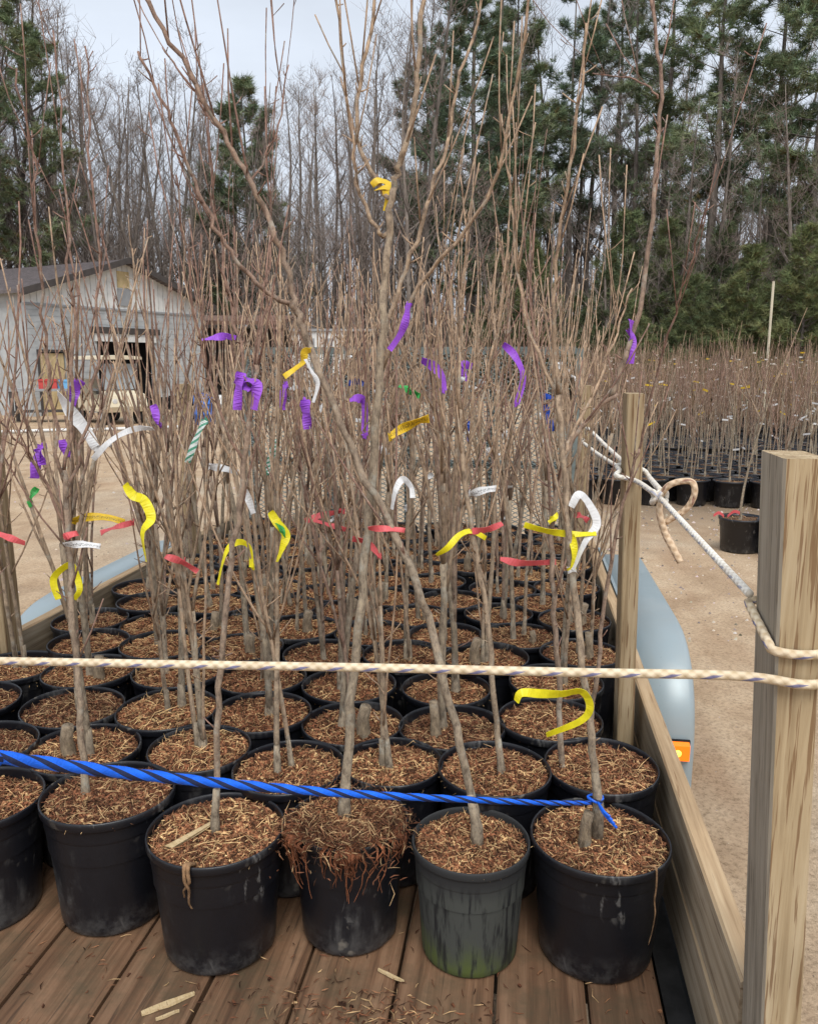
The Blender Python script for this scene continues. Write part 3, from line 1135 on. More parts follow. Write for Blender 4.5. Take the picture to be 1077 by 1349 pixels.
class Grow:
    def __init__(s, seed, loc, warm, record=True):
        s.r = random.Random(seed)
        s.loc = Vector(loc)
        s.trunk, s.crown = MB(), MB()
        s.warm = warm
        s.record = record

    def stem(s, pts, r0, r1, into, n=6, pw=1.0):
        """pts local; radius from r0 to r1"""
        m = len(pts)
        rads = []
        for i in range(m):
            f = (i / (m - 1)) ** pw
            rads.append((r0 + (r1 - r0) * f) * (1 + (0.10 * s.r.random() if s.r.random() < 0.18 else 0)))
        cols = [stem_col(q, s.r, s.warm) for q in rads]
        into.tube(pts, rads, n, cols=cols)
        if s.record:
            for i in range(m - 1):
                d = (pts[i + 1] - pts[i])
                if d.length > 1e-6:
                    STEMS.append((s.loc + pts[i], rads[i], d.normalized()))
                    if d.length > 0.06:
                        STEMS.append((s.loc + (pts[i] + pts[i + 1]) * 0.5, rads[i], d.normalized()))
        return rads

    def wander(s, p, d, L, step, up=0.05, wob=0.07):
        pts = [p.copy()]
        d = d.normalized()
        k = max(2, int(L / step))
        for i in range(k):
            d = (d + Vector((s.r.gauss(0, wob), s.r.gauss(0, wob), s.r.gauss(0, wob * 0.5) + up))).normalized()
            pts.append(pts[-1] + d * (L / k))
        return pts

    def spurs(s, pts, rads, count, lo=0.02, hi=0.10):
        for _ in range(count):
            i = s.r.randrange(1, len(pts) - 1) if len(pts) > 2 else 0
            f = s.r.random()
            p = pts[i] + (pts[min(i + 1, len(pts) - 1)] - pts[i]) * f
            d = Vector((s.r.gauss(0, 1), s.r.gauss(0, 1), s.r.uniform(0.1, 1.2)))
            L = s.r.uniform(lo, hi)
            q = s.wander(p, d, L, 0.03, 0.2, 0.1)
            s.stem(q, min(0.0024, rads[i] * 0.6), 0.0011, s.crown, 3)

    def branch(s, p, d, L, r0, level, up=0.06):
        pts = s.wander(p, d, L, 0.075, up, 0.04)
        rads = s.stem(pts, r0, 0.0013 if level else 0.0015, s.crown, 5 if level == 0 else 4)
        s.spurs(pts, rads, int(L * 4), 0.01, 0.05)
        if level < 1:
            for _ in range(s.r.randint(0, 2) if L > 0.5 else s.r.randint(0, 1)):
                i = s.r.randrange(max(1, len(pts) // 5), max(2, int(len(pts) * 0.7)))
                dd = (pts[min(i + 1, len(pts) - 1)] - pts[i - 1]).normalized()
                side = Vector((s.r.gauss(0, 1), s.r.gauss(0, 1), 0)).normalized()
                s.branch(pts[i], dd + side * s.r.uniform(0.3, 0.65), L * s.r.uniform(0.35, 0.6), rads[i] * 0.65, level + 1, 0.1)

    def generic(s, H, form, z0=0.235, lean=None, r0=None):
        r = s.r
        r0 = r0 or r.uniform(0.0068, 0.0102)
        base = Vector((r.uniform(-0.03, 0.03), r.uniform(-0.03, 0.03), z0))
        lean = lean or Vector((r.gauss(0, 0.05), r.gauss(0, 0.05), 1))
        if form == 'whip':
            pts = s.wander(base, lean, H, 0.10, 0.02, 0.035)
            rads = s.stem(pts, r0, 0.0018, s.trunk, 7)
            s.spurs(pts, rads, int(H * 7), 0.015, 0.08)
            for _ in range(r.randint(2, 5)):
                i = r.randrange(int(len(pts) * 0.25), int(len(pts) * 0.75))
                side = Vector((r.gauss(0, 1), r.gauss(0, 1), 0)).normalized()
                L = r.uniform(0.35, 0.8) * min(1.2, H - pts[i].z + 0.35)
                s.branch(pts[i], Vector((0, 0, 1)) + side * r.uniform(0.35, 0.8), L, rads[i] * 0.55, 0, 0.09)
        else:
            hb = r.uniform(0.30, 0.5) * H
            pts = s.wander(base, lean, hb, 0.09, 0.02, 0.03)
            rads = s.stem(pts, r0, r0 * 0.78, s.trunk, 7)
            nb = r.randint(3, 5)
            a0 = r.uniform(0, 6.28)
            for q in range(nb):
                i = len(pts) - 1 - (r.randint(0, 3) if q else 0)
                a = a0 + q * 2.4 + r.uniform(-0.4, 0.4)
                side = Vector((math.cos(a), math.sin(a), 0))
                L = (H - pts[i].z + z0) * r.uniform(0.75, 1.05)
                s.branch(pts[i], Vector((0, 0, 1)) + side * r.uniform(0.08, 0.36), L, r0 * r.uniform(0.45, 0.72), 0, 0.045)
            s.spurs(pts, rads, 4, 0.02, 0.07)
        # flare at the root collar
        ld = lean.normalized()
        s.trunk.tube([base + ld * q for q in (-0.02, 0.0, 0.02, 0.045, 0.08)], [r0 * q for q in (1.9, 1.55, 1.3, 1.12, 0.9)], 8, cols=[stem_col(0.012, r, 0)] * 5, lump=0.06, rng=r)

    def traced(s, pxs, Y, r0, r1, into=None, dy=0.0, n=7, twigs=6):
        """a stem followed through the photograph, standing in the plane of its own pot"""
        k = len(pxs)
        pts = [ony(a, b, Y + dy * i / (k - 1)) - s.loc for i, (a, b) in enumerate(pxs)]
        pts = smooth_path(pts, 4)
        for p in pts[1:-1]:
            p += Vector((s.r.gauss(0, 0.002), s.r.gauss(0, 0.006), 0))
        into = into if into is not None else s.crown
        rads = s.stem(pts, r0, r1, into, n)
        s.spurs(pts[2:], rads[2:], twigs * 2, 0.01, 0.04)
        for _ in range(twigs):
            i = s.r.randrange(len(pts) // 3, len(pts) - 1)
            side = (pts[min(i + 1, len(pts) - 1)] - pts[i]).normalized() * 1.2 + Vector((s.r.gauss(0, 0.45), s.r.gauss(0, 0.45), s.r.uniform(0.4, 1.2)))
            s.branch(pts[i], side, s.r.uniform(0.12, 0.38), min(0.0028, rads[i] * 0.45), 1, 0.14)


# traced stems, keyed by pot number: (pixels, first radius, last radius, depth drift)
HERO = {
    4: [([(453, 1064), (462, 950), (470, 850), (478, 760), (487, 650), (497, 540), (505, 430), (510, 340), (514, 275), (520, 235), (530, 205), (543, 150), (550, 80), (556, 0), (562, -90)], .0125, .0045, 0.1),
        ([(515, 300), (505, 312), (485, 280), (468, 225), (460, 150), (452, 80), (440, -20)], .0055, .003, -0.05),
        ([(514, 262), (498, 242), (476, 200), (470, 160), (475, 100), (488, 40), (498, -30)], .006, .004, 0.08),
        ([(500, 470), (508, 425), (530, 370), (553, 300), (572, 240), (588, 185), (602, 110), (622, 50), (640, -20)], .0065, .003, 0.12),
        ([(502, 490), (552, 375), (600, 320), (640, 262), (665, 185), (686, 80), (697, -20)], .005, .0026, -0.15)],
    5: [([(628, 1090), (605, 980), (580, 880), (556, 790), (520, 705), (482, 632), (440, 535), (408, 455), (393, 415), (382, 395)], .0105, .0075, 0.06),
        ([(393, 415), (385, 385), (372, 330), (345, 270), (320, 222), (290, 172), (262, 118), (228, 58), (188, -10)], .0075, .0045, -0.06),
        ([(385, 400), (365, 394), (338, 372), (310, 340), (285, 300), (254, 238), (235, 185), (212, 130), (182, 68)], .006, .0028, -0.12),
        ([(292, 174), (270, 145), (240, 100), (214, 62)], .0035, .0018, 0.05),
        ([(330, 245), (350, 205), (368, 150), (380, 85)], .003, .0016, 0.1)],
    6: [([(788, 1062), (781, 990), (770, 905), (757, 800), (748, 700), (742, 600), (735, 520)], .010, .0062, 0.05),
        ([(742, 600), (760, 560), (790, 500), (812, 440), (832, 380)], .005, .002, 0.2),
        ([(735, 520), (728, 420), (735, 320), (752, 220), (765, 120), (772, 30)], .005, .0022, -0.1),
        ([(736, 530), (700, 440), (680, 340), (670, 240), (660, 150)], .0045, .002, 0.1)],
    14: [([(741, 1045), (738, 960), (733, 860), (728, 760), (730, 660), (748, 590), (785, 540), (812, 520)], .0085, .0055, 0.05),
         ([(805, 524), (822, 470), (836, 430), (852, 340), (862, 235), (870, 150), (866, 70), (856, -10)], .0078, .004, 0.1),
         ([(866, 130), (850, 112), (820, 100), (780, 96)], .0026, .0013, 0.1),
         ([(728, 760), (722, 640), (712, 520), (700, 400), (705, 280)], .005, .002, 0.1)],
    3: [([(283, 1082), (287, 960), (295, 850), (306, 740), (318, 640), (330, 545), (338, 480)], .0085, .0058, 0.05),
        ([(330, 545), (318, 470), (300, 380), (285, 290), (278, 200), (268, 110)], .0045, .0018, 0.05),
        ([(338, 480), (350, 400), (356, 300), (350, 200)], .0042, .0018, 0.15),
        ([(322, 610), (290, 540), (262, 440), (245, 330), (232, 230)], .004, .0018, -0.1)],
    2: [([(113, 1048), (106, 950), (98, 850), (92, 760), (88, 690), (84, 620)], .0095, .007, 0.05),
        ([(86, 640), (70, 540), (60, 440), (52, 330), (40, 220), (22, 90)], .0055, .002, -0.1),
        ([(84, 620), (96, 520), (95, 400), (88, 290), (80, 170), (70, 40)], .0055, .002, 0.1),
        ([(90, 700), (60, 640), (30, 590), (-5, 545)], .0045, .002, -0.1),
        ([(87, 650), (118, 560), (130, 450), (128, 330), (118, 200), (112, 60)], .005, .002, 0.1)],
    13: [([(660, 1012), (654, 950), (646, 860), (636, 780), (622, 700), (610, 620), (606, 540)], .0085, .006, 0.05),
         ([(606, 540), (604, 440), (612, 330), (606, 230)], .0048, .002, 0.1),
         ([(610, 620), (635, 530), (655, 430), (668, 330), (672, 230)], .0045, .002, 0.1),
         ([(614, 650), (585, 560), (575, 460), (582, 360)], .0042, .002, -0.1)],
    21: [([(840, 600), (862, 500), (885, 425), (900, 380), (918, 320), (932, 262)], .0036, .0018, -0.3)],
}
# pot 21 stands against the side board behind the second post
HERO[21].insert(0, ([(776, 962), (786, 880), (796, 790), (812, 700), (830, 630), (842, 590)], .0075, .004, 0.0))

FRONT_LABEL = {
    0: 'bare sapling in a black pot ending the front row beside the opposite side board',
    1: 'bare sapling in the black front-row pot next to the far end pot, straight trunk',
    2: 'sapling in the plain black front-row pot beside the pot with a pale wood chip',
    3: 'sapling in front-row black pot with a flat pale wood chip on its mulch',
    4: 'thick grey sapling whose front-row pot spills shredded roots over the rim',
    5: 'sapling leaning steeply from the front-row pot stained green with algae',
    6: 'sapling in the big black front-row pot against the side board, blue cord at foot',
    14: 'sapling in the second row against the side board, trunk bending outward past the post',
    21: 'sapling in the third row against the side board just before the inner post',
}
ORD = ['first', 'second', 'third', 'fourth', 'fifth', 'sixth', 'seventh', 'eighth']


def stub_mesh(r):
    m = MB()
    h = r.uniform(0.05, 0.11)
    r0 = r.uniform(0.010, 0.017)
    pts = [Vector((0, 0, -0.02)), Vector((0, 0, 0.015)), Vector((r.uniform(-.004, .004), r.uniform(-.004, .004), h * 0.6)), Vector((r.uniform(-.008, .008), r.uniform(-.008, .008), h))]
    m.tube(pts, [r0 * 1.5, r0 * 1.15, r0 * 0.95, r0 * 0.9], 9, cols=[(0.2, 0.155, 0.105), (0.24, 0.185, 0.125), (0.25, 0.195, 0.135), (0.42, 0.33, 0.2)], lump=0.06, rng=r)
    return m.mesh('stub', M['sapling_bark'], True)


rng = random.Random(77)
STUBS = [stub_mesh(rng) for _ in range(5)]
sapl = []
for i, (x, y, rad, fx) in enumerate(P):
    rr = random.Random(1000 + i)
    row = rowid[i]
    root = empty('potted_sapling', (x, y, DECK + 0.003))
    sc_ = rad / 0.14
    zs = rr.uniform(0.96, 1.02) * (0.93 if i in (4, 5) else 1.0)
    if row == 1:
        zs = {2: 1.0, 3: 0.93, 4: 0.93, 5: 0.89, 6: 0.92}.get(i, 0.96)
    pot = link('pot', POT_ALGAE if i == 5 else POTS[(i * 3 + row) % 7], root)
    pot.scale = (sc_, sc_, zs)
    pot.rotation_euler = (0, 0, rr.uniform(0, 6.28) if i != 5 else 0.4)
    if i == 5:
        pot['label'] = 'grey weathered pot with green algae round its base'
    full = {2: 1, 3: 1, 4: 0, 5: 2, 6: 2, 13: 2}.get(i)
    mu = link('mulch', MULCH_FULL[full] if full is not None else MULCH[(i * 2 + row) % 5], root)
    mu.scale = (sc_, sc_, zs)
    mu.rotation_euler = (0, 0, rr.uniform(0, 6.28))
    mu['kind'] = 'stuff'
    zsoil = 0.245 * zs
    g = Grow(500 + i, (x, y, DECK + 0.003), rr.random())
    if i in HERO:
        g.warm = 0.0 if i in (4, 6, 13) else 1.0
        for q, (pxs, r0, r1, dy) in enumerate(HERO[i]):
            r0, r1 = r0 * 0.80, r1 * 0.82
            Yb = y if i != 14 else y
            b0 = ony(*pxs[0], y)
            if q == 0:
                # start the traced trunk in its own mulch
                foot = ony(pxs[0][0], pxs[0][1], y)
                g.traced(pxs, y, r0, r1, g.trunk, dy, 8, 4)
                f = ony(pxs[0][0], pxs[0][1], y) - g.loc
                e = Vector((f.x, f.y, zsoil - 0.02))
                f2 = ony(*pxs[1], y) - g.loc
                f2 = f + (f2 - f).normalized() * 0.07
                f = f if f.z > e.z + 0.01 else e + Vector((0, 0, 0.02))
                g.trunk.tube([e, f, f + (f2 - f) * 0.35, f2], [r0 * 1.7, r0 * 1.4, r0 * 1.15, r0 * 0.9], 8, cols=[stem_col(0.012, rr, 0)] * 4, lump=0.05, rng=rr)
                base_dy = dy
            else:
                g.traced(pxs, y + base_dy, r0, r1, g.crown, dy, 6, 4)
    else:
        left_ = x < -0.95
        H = rr.uniform(0.95, 1.24) + 0.045 * max(0, row - 4)
        if rr.random() < 0.12:
            H *= 1.25
        if left_ and row <= 7:
            H = rr.uniform(1.1, 1.45)
        g.warm = 1.0 if rr.random() < (0.75 if x < -0.75 else 0.3) else 0.0
        g.generic(H, 'whip' if rr.random() < 0.3 else 'vase', zsoil)
        if rr.random() < (0.5 if not left_ else 0.15):      # many pots hold a second stem
            g.generic(H * rr.uniform(0.75, 1.0), 'vase' if rr.random() < 0.4 else 'whip', zsoil, r0=rr.uniform(0.005, 0.007))
    g.trunk.build('trunk', M['sapling_bark'], root, True)
    if g.crown.f:
        g.crown.build('crown', M['sapling_bark'], root, True)
    if (i not in HERO and rr.random() < 0.3) or i == 6:
        st = link('stub', STUBS[i % 5], root)
        st.location = (rr.uniform(0.02, 0.045) * rr.choice((-1, 1)), rr.uniform(-0.04, -0.01), zsoil)
        if i == 6:
            st.location = (-0.03, -0.02, zsoil + 0.012)
            st.scale = (0.72, 0.72, 0.9)
    if i in FRONT_LABEL:
        lab = FRONT_LABEL[i]
    elif row <= 6:
        last = max(q for q in range(len(P)) if rowid[q] == row)
        lab = 'bare sapling in the %s pot row, %s pot from the amber lit fender side' % (ORD[row - 1], ORD[last - i])
    else:
        lab = 'bare upright sapling in a black pot, deep in the packed rows on the trailer'
    tag(root, lab, 'potted tree', 'potted saplings packed on the trailer')
    sapl.append((root, zs, sc_))

# extras in the front pots --------------------------------------------------
# a flat wood chip on the mulch of pot 3
ro, zs, sc_ = sapl[3]
m = MB()
m.box((-0.05, -0.009, 0), (0.05, 0.011, 0.005), M=None, jit=0.0045, rng=random.Random(2))
ch = m.build('wood_chip', M['splinter'], ro)
c3 = onz(252, 1103, DECK + 0.003 + 0.262 * zs)
ch.location = (c3.x - ro.location.x, c3.y - ro.location.y, 0.264 * zs)
ch.rotation_euler = (0.05, -0.05, R(58))
# shredded roots over the rim of pot 4
ro, zs, sc_ = sapl[4]
r = random.Random(8)
m = MB()
for q in range(1700):
    a = r.uniform(-2.9, 0.1) if q < 1250 else r.uniform(0, 6.28)
    d = r.gauss(0.112, 0.022) if q < 1250 else r.uniform(0.0, 0.11)
    zz = 0.266 * zs + 0.022 * max(0, 1 - ((d - 0.09) / 0.06) ** 2) + r.uniform(-0.006, 0.012) - max(0, d - 0.128) * 1.1
    add_chip(m, r, (math.cos(a) * d, math.sin(a) * d, zz), 0.6, 0.05, 0.5 + 0.5 * r.random())
for q in range(75):
    a = r.uniform(-2.8, -0.2)
    hot = min(((abs(a - h), h) for h in (-2.35, -1.35)))[1]
    if r.random() < 0.55:
        a = hot + r.gauss(0, 0.13)
    d = 0.118 * 1.03
    L = r.uniform(0.02, 0.06) if r.random() < 0.6 else r.uniform(0.05, 0.12)
    p = Vector((math.cos(a) * (d - 0.02), math.sin(a) * (d - 0.02), 0.268 * zs))
    pts = [p, Vector((math.cos(a) * (d + 0.012), math.sin(a) * (d + 0.012), 0.270 * zs))]
    for k in range(5):
        a += r.gauss(0, 0.035)
        pts.append(Vector((math.cos(a) * (d + 0.010 + r.gauss(0, 0.003) - 0.004 * k), math.sin(a) * (d + 0.010 + r.gauss(0, 0.003) - 0.004 * k), 0.262 * zs - L * (k + 1) / 5)))
    gcol = r.uniform(0.7, 1.2)
    m.tube(smooth_path(pts, 2), [max(0.0006, 0.0024 * (1 - k / 14)) for k in range(13)], 4, (0.46 * gcol, 0.19 * gcol, 0.095 * gcol))
ob = m.build('root_tangle', M['mulch'], ro)
ob['kind'] = 'stuff'
ob['label'] = 'reddish shredded roots and bark hanging over the pot rim'


def hang_root(idx, ang, L, seed, r0=0.0022, fork=False):
    ro, zs, sc_ = sapl[idx]
    r = random.Random(seed)
    rad = 0.14 * sc_
    m = MB()
    for b in range(2 if fork else 1):
        a = ang + b * 0.05
        pts = [Vector((math.cos(a) * rad * 0.80, math.sin(a) * rad * 0.80, 0.258 * zs)), Vector((math.cos(a) * rad * 1.0, math.sin(a) * rad * 1.0, 0.276 * zs)), Vector((math.cos(a) * rad * 1.04, math.sin(a) * rad * 1.04, 0.262 * zs))]
        for k in range(6):
            a += r.gauss(0, 0.03)
            q = rad * (1.03 - 0.018 * k) + r.uniform(0.0, 0.004)
            pts.append(Vector((math.cos(a) * q, math.sin(a) * q, 0.255 * zs - L * (1 - 0.3 * b) * (k + 1) / 6)))
        pts = smooth_path(pts, 3)
        m.tube(pts, [r0 * (1 - 0.7 * k / len(pts)) for k in range(len(pts))], 5, (0.36, 0.24, 0.14))
    m.build('hanging_root', M['mulch'], ro, True)


hang_root(3, -1.62, 0.075, 3, 0.0045, True)
hang_root(6, -0.85, 0.15, 4, 0.0024)

# ================================================================== debris on the deck
r = random.Random(31)
m = MB()
for q in range(900):
    if q < 560:
        x, y = r.gauss(-0.23, 0.11), r.gauss(1.21, 0.06)
    else:
        x, y = r.uniform(-1.0, 0.28), r.uniform(1.0, 1.5)
    if x > 0.28 or y < 0.96:
        continue
    add_chip(m, r, (x, y, DECK + 0.004), 0.06, 0.035, None if r.random() < 0.25 else 0.45 + 0.55 * r.random())
tag(m.build('bark_crumbs', M['mulch']), 'bark crumbs and straw scattered on the wooden trailer deck', 'debris', kind='stuff')


def splinter(px0, px1, w, lab):
    a, b = onz(*px0, DECK + 0.008), onz(*px1, DECK + 0.008)
    d = b - a
    m = MB()
    L = d.length
    n = 6
    r = random.Random(int(px0[0]))
    vs_ = []
    for k in range(n + 1):
        f = k / n
        ww = w * (0.35 + 0.65 * math.sin(math.pi * min(1, f * 0.8 + 0.15))) * r.uniform(0.85, 1.1)
        off = r.uniform(-0.001, 0.001)
        vs_ += [(f * L, -ww / 2 + off, 0), (f * L, ww / 2 + off, 0), (f * L, ww / 2 * 0.8 + off, 0.005), (f * L, -ww / 2 * 0.8 + off, 0.005)]
    fs = [(0, 1, 2, 3)[::-1], (n * 4, n * 4 + 1, n * 4 + 2, n * 4 + 3)]
    for k in range(n):
        for q in range(4):
            fs.append((k * 4 + q, k * 4 + (q + 1) % 4, (k + 1) * 4 + (q + 1) % 4, (k + 1) * 4 + q))
    m.add(vs_, fs)
    o = m.build('wood_splinter', M['splinter'])
    o.location = (a.x, a.y, DECK + 0.003)
    o.rotation_euler = (0, 0, math.atan2(d.y, d.x))
    tag(o, lab, 'splinter', 'wood splinters on the deck')


splinter((186, 1334), (256, 1307), 0.014, 'long pale wood splinter lying on the deck planks')
splinter((205, 1342), (236, 1330), 0.005, 'thin short straw lying beside the long wood splinter')
splinter((498, 1276), (532, 1292), 0.006, 'small pale splinter across a plank joint near the root-spilling pot')


# ================================================================== ropes
def rope_tube(m, pts, rad, n=10, mat=0, twist=0.0, lobes=0, split=False, rads=None):
    L = 0.0
    rings, us = [], []
    prev = None
    k = len(pts)
    for i in range(k):
        d = (pts[min(i + 1, k - 1)] - pts[max(i - 1, 0)]).normalized()
        a = prev if prev is not None else (Vector((0, 0, 1)) if abs(d.z) < 0.9 else Vector((1, 0, 0)))
        a = (a - d * a.dot(d)).normalized()
        prev = a
        b = d.cross(a)
        if i:
            L += (pts[i] - pts[i - 1]).length
        us.append(L)
        ring = []
        R0 = rads[i] if rads else rad
        for q in range(n):
            th = 2 * math.pi * q / n
            rr = R0 * (1 + (0.22 * abs(math.cos(lobes * th / 2)) - 0.12 if lobes else 0))
            ph = th + twist * L
            ring.append(tuple(pts[i] + a * math.cos(ph) * rr + b * math.sin(ph) * rr))
        rings += ring
    fs, uv, mats = [], [], []
    for i in range(k - 1):
        for q in range(n):
            fs.append((i * n + q, i * n + (q + 1) % n, (i + 1) * n + (q + 1) % n, (i + 1) * n + q))
            uv.append([(us[i], q / n), (us[i], (q + 1) / n), (us[i + 1], (q + 1) / n), (us[i + 1], q / n)])
            mats.append((1 if q % 5 >= 3 else 0) if split else mat)
    fs.append(tuple(range(n))[::-1])
    uv.append([(0, 0)] * n)
    mats.append(0)
    fs.append(tuple((k - 1) * n + q for q in range(n)))
    uv.append([(0, 0)] * n)
    mats.append(0)
    b0 = len(m.m)
    m.add(rings, fs, None, 0, uv)
    m.m[b0:] = mats


def dense(pts, step):
    out = []
    for a, b in zip(pts[:-1], pts[1:]):
        n = max(1, int((b - a).length / step))
        for i in range(n):
            out.append(a + (b - a) * (i / n))
    out.append(pts[-1])
    return out


# cream rope stretched between the two corner posts
RY = 0.955
xr = PR[0] + (PR[1] - PR[0]) * (1.33 - 0.46) / (1.612 - 0.46)      # post's inner face at the rope's height
pR, pL = ony(1000, 891, 0.964), ony(0, 871, 1.0)
Lend = Vector((-1.69, 1.03, 1.285))
pts = [Vector((xr + 0.068, 1.095, 1.36)), Vector((xr + 0.072, 1.03, 1.355)), Vector((xr + 0.065, 0.975, 1.348)), Vector((xr + 0.03, 0.962, 1.343))]
pts += [ony(970, 890.5, 0.967), ony(760, 886, 0.985), ony(500, 880, 0.995), ony(240, 875.5, 1.0), ony(0, 871, 1.005)]
e = pts[-1]
pts += [e + (Lend - e) * 0.5 + Vector((0, -0.04, 0.0)), Vector((-1.69, 0.955, 1.29)), Vector((-1.745, 0.97, 1.29))]
m = MB()
rope_tube(m, smooth_path(pts, 12), 0.0058, 12)
# a turn round the near post
for z0, z1 in ((1.378, 1.415),):
    cxp = PR[0] + (PR[1] - PR[0]) * (z0 - 0.46) / 1.152
    lp = []
    for k in range(33):
        th = 2 * math.pi * k / 32
        X = cxp + 0.025 + 0.033 * max(-1, min(1, 1.5 * math.cos(th)))
        Y = 1.021 + 0.054 * max(-1, min(1, 1.5 * math.sin(th)))
        lp.append(Vector((X, Y, z0 + (z1 - z0) * (0.5 + 0.5 * math.sin(th)))))
    rope_tube(m, lp, 0.0058, 10)
o = m.build('guard_rope', M['rope_cream'], smooth=True)
tag(o, 'cream rope with blue flecks stretched level across the saplings between corner posts', 'rope')

# rope from the near post to the inner post, with its knot, loop and tail
m = MB()
zk = 1.43
cxp = PR[0] + (PR[1] - PR[0]) * (zk - 0.46) / 1.152
A = Vector((cxp - 0.009, 1.06, ony(1000, 783, 1.06).z))
K = ony(868, 655, 1.72)
Bp = ony(815, 627, 2.045)
rope_tube(m, dense([A, K], 0.05), 0.0056, 10, 0)
around = [K, ony(838, 634, 2.043), Bp + Vector((-0.006, 0.0, 0)), Vector((0.249, 2.10, Bp.z + 0.006)), Vector((0.25, 2.16, Bp.z + 0.012)), Vector((0.29, 2.165, Bp.z + 0.01)), Vector((0.318, 2.15, Bp.z)), Vector((0.318, 2.06, Bp.z - 0.005)), K + Vector((0.004, 0.012, 0.012))]
rope_tube(m, smooth_path(around, 6), 0.0064, 10, 0)
# knot
kn = []
for q in range(40):
    th = q / 40 * 2 * math.pi * 2
    kn.append(K + RT * (0.014 * math.cos(th)) + Vector((0, 0, 1)) * (0.012 * math.sin(th * 1.5)) + FW * (0.011 * math.sin(th)))
rope_tube(m, kn, 0.006, 8, 0)
loop = [K, ony(880, 640, 1.70), ony(897, 634, 1.69), ony(912, 636, 1.68), ony(914, 652, 1.68), ony(904, 670, 1.69), ony(888, 681, 1.70), ony(876, 688, 1.71)]
rope_tube(m, smooth_path(loop, 8), 0.0066, 10, 1)
tail = [K + Vector((0, -0.005, -0.005)), ony(869, 680, 1.70), ony(876, 703, 1.70), ony(886, 722, 1.69), ony(896, 741, 1.68)]
tp = smooth_path(tail, 8)
rope_tube(m, tp, 0.0075, 10, 1, rads=[0.0066 + 0.0022 * math.sin(min(1, k / len(tp)) * 3.0) * (k / len(tp)) for k in range(len(tp))])
o = m.build('tie_rope', [M['rope_white'], M['rope_tan']], smooth=True)
tag(o, 'off-white rope knotted to the inner post with a loop and frayed tail hanging', 'rope')

# the white lines going on behind the inner post to the far stake
m = MB()
far_p = Vector((0.285, 3.70, 1.40))
rope_tube(m, smooth_path([Vector((0.275, 2.17, Bp.z + 0.012)), Vector((0.265, 2.6, 1.46)), Vector((0.25, 3.2, 1.47)), far_p], 8), 0.0062, 8, 0)
rope_tube(m, smooth_path([Vector((0.262, 2.17, Bp.z + 0.002)), Vector((0.24, 2.6, 1.435)), Vector((0.23, 3.2, 1.42)), far_p + Vector((-0.01, 0, -0.02))], 8), 0.0062, 8, 0)
o = m.build('side_rope', M['rope_white'], smooth=True)
tag(o, 'doubled white rope running along the side from the inner post to the far post', 'rope')

# blue and black twisted cord tied round the foot of the front sapling by the side board
g6 = sapl[6][0].location
m = MB()
tie = ony(784, 1053, g6.y - 0.004)
pp = [ony(-70, 990, 0.70), ony(0, 998, 0.74), ony(150, 1017, 0.84), ony(300, 1033, 0.95), ony(460, 1046, 1.07), ony(600, 1053, 1.19), ony(715, 1058, 1.33), tie + Vector((-0.012, -0.016, 0.0))]
pp = [Vector((-1.69, 1.02, 1.30)), Vector((-1.2, 0.80, 1.345))] + pp
path = dense(smooth_path(pp, 10), 0.006)
nn = len(path)
rope_tube(m, path, 0.0072, 15, 0, twist=44.0, lobes=3, split=True, rads=[0.0072 if k < nn * 0.6 else 0.0072 - 0.0032 * (k / nn - 0.6) * 2.5 for k in range(nn)])
ringp = [tie + Vector((0.0135 * math.cos(2 * math.pi * q / 24), 0.004 + 0.0135 * math.sin(2 * math.pi * q / 24), 0.002 * math.sin(4 * math.pi * q / 24))) for q in range(25)]
rope_tube(m, ringp, 0.0038, 10, 0, twist=62.0, lobes=3, split=True)
for q in range(4):
    rr_ = random.Random(q)
    e = ony(812 - q * 3, 1091 - q * 5, g6.y - 0.06)
    tl = smooth_path([tie + Vector((0.004, -0.012, 0)), ony(795, 1072 + q, g6.y - 0.05) + Vector((0, 0, 0.003 * q)), e], 6)
    rope_tube(m, tl, 0.0026, 6, 0)
o = m.build('twisted_cord', [M['rope_blue'], M['rope_navy']], smooth=True)
tag(o, 'blue and black twisted cord running across the front row to a sapling foot', 'rope')

# ================================================================== ribbons
STEM_PX = []
for (p, q, d) in STEMS:
    if p.y > 0.6:
        a, b, z = pix(p)
        STEM_PX.append((a, b, z, p, q, d))


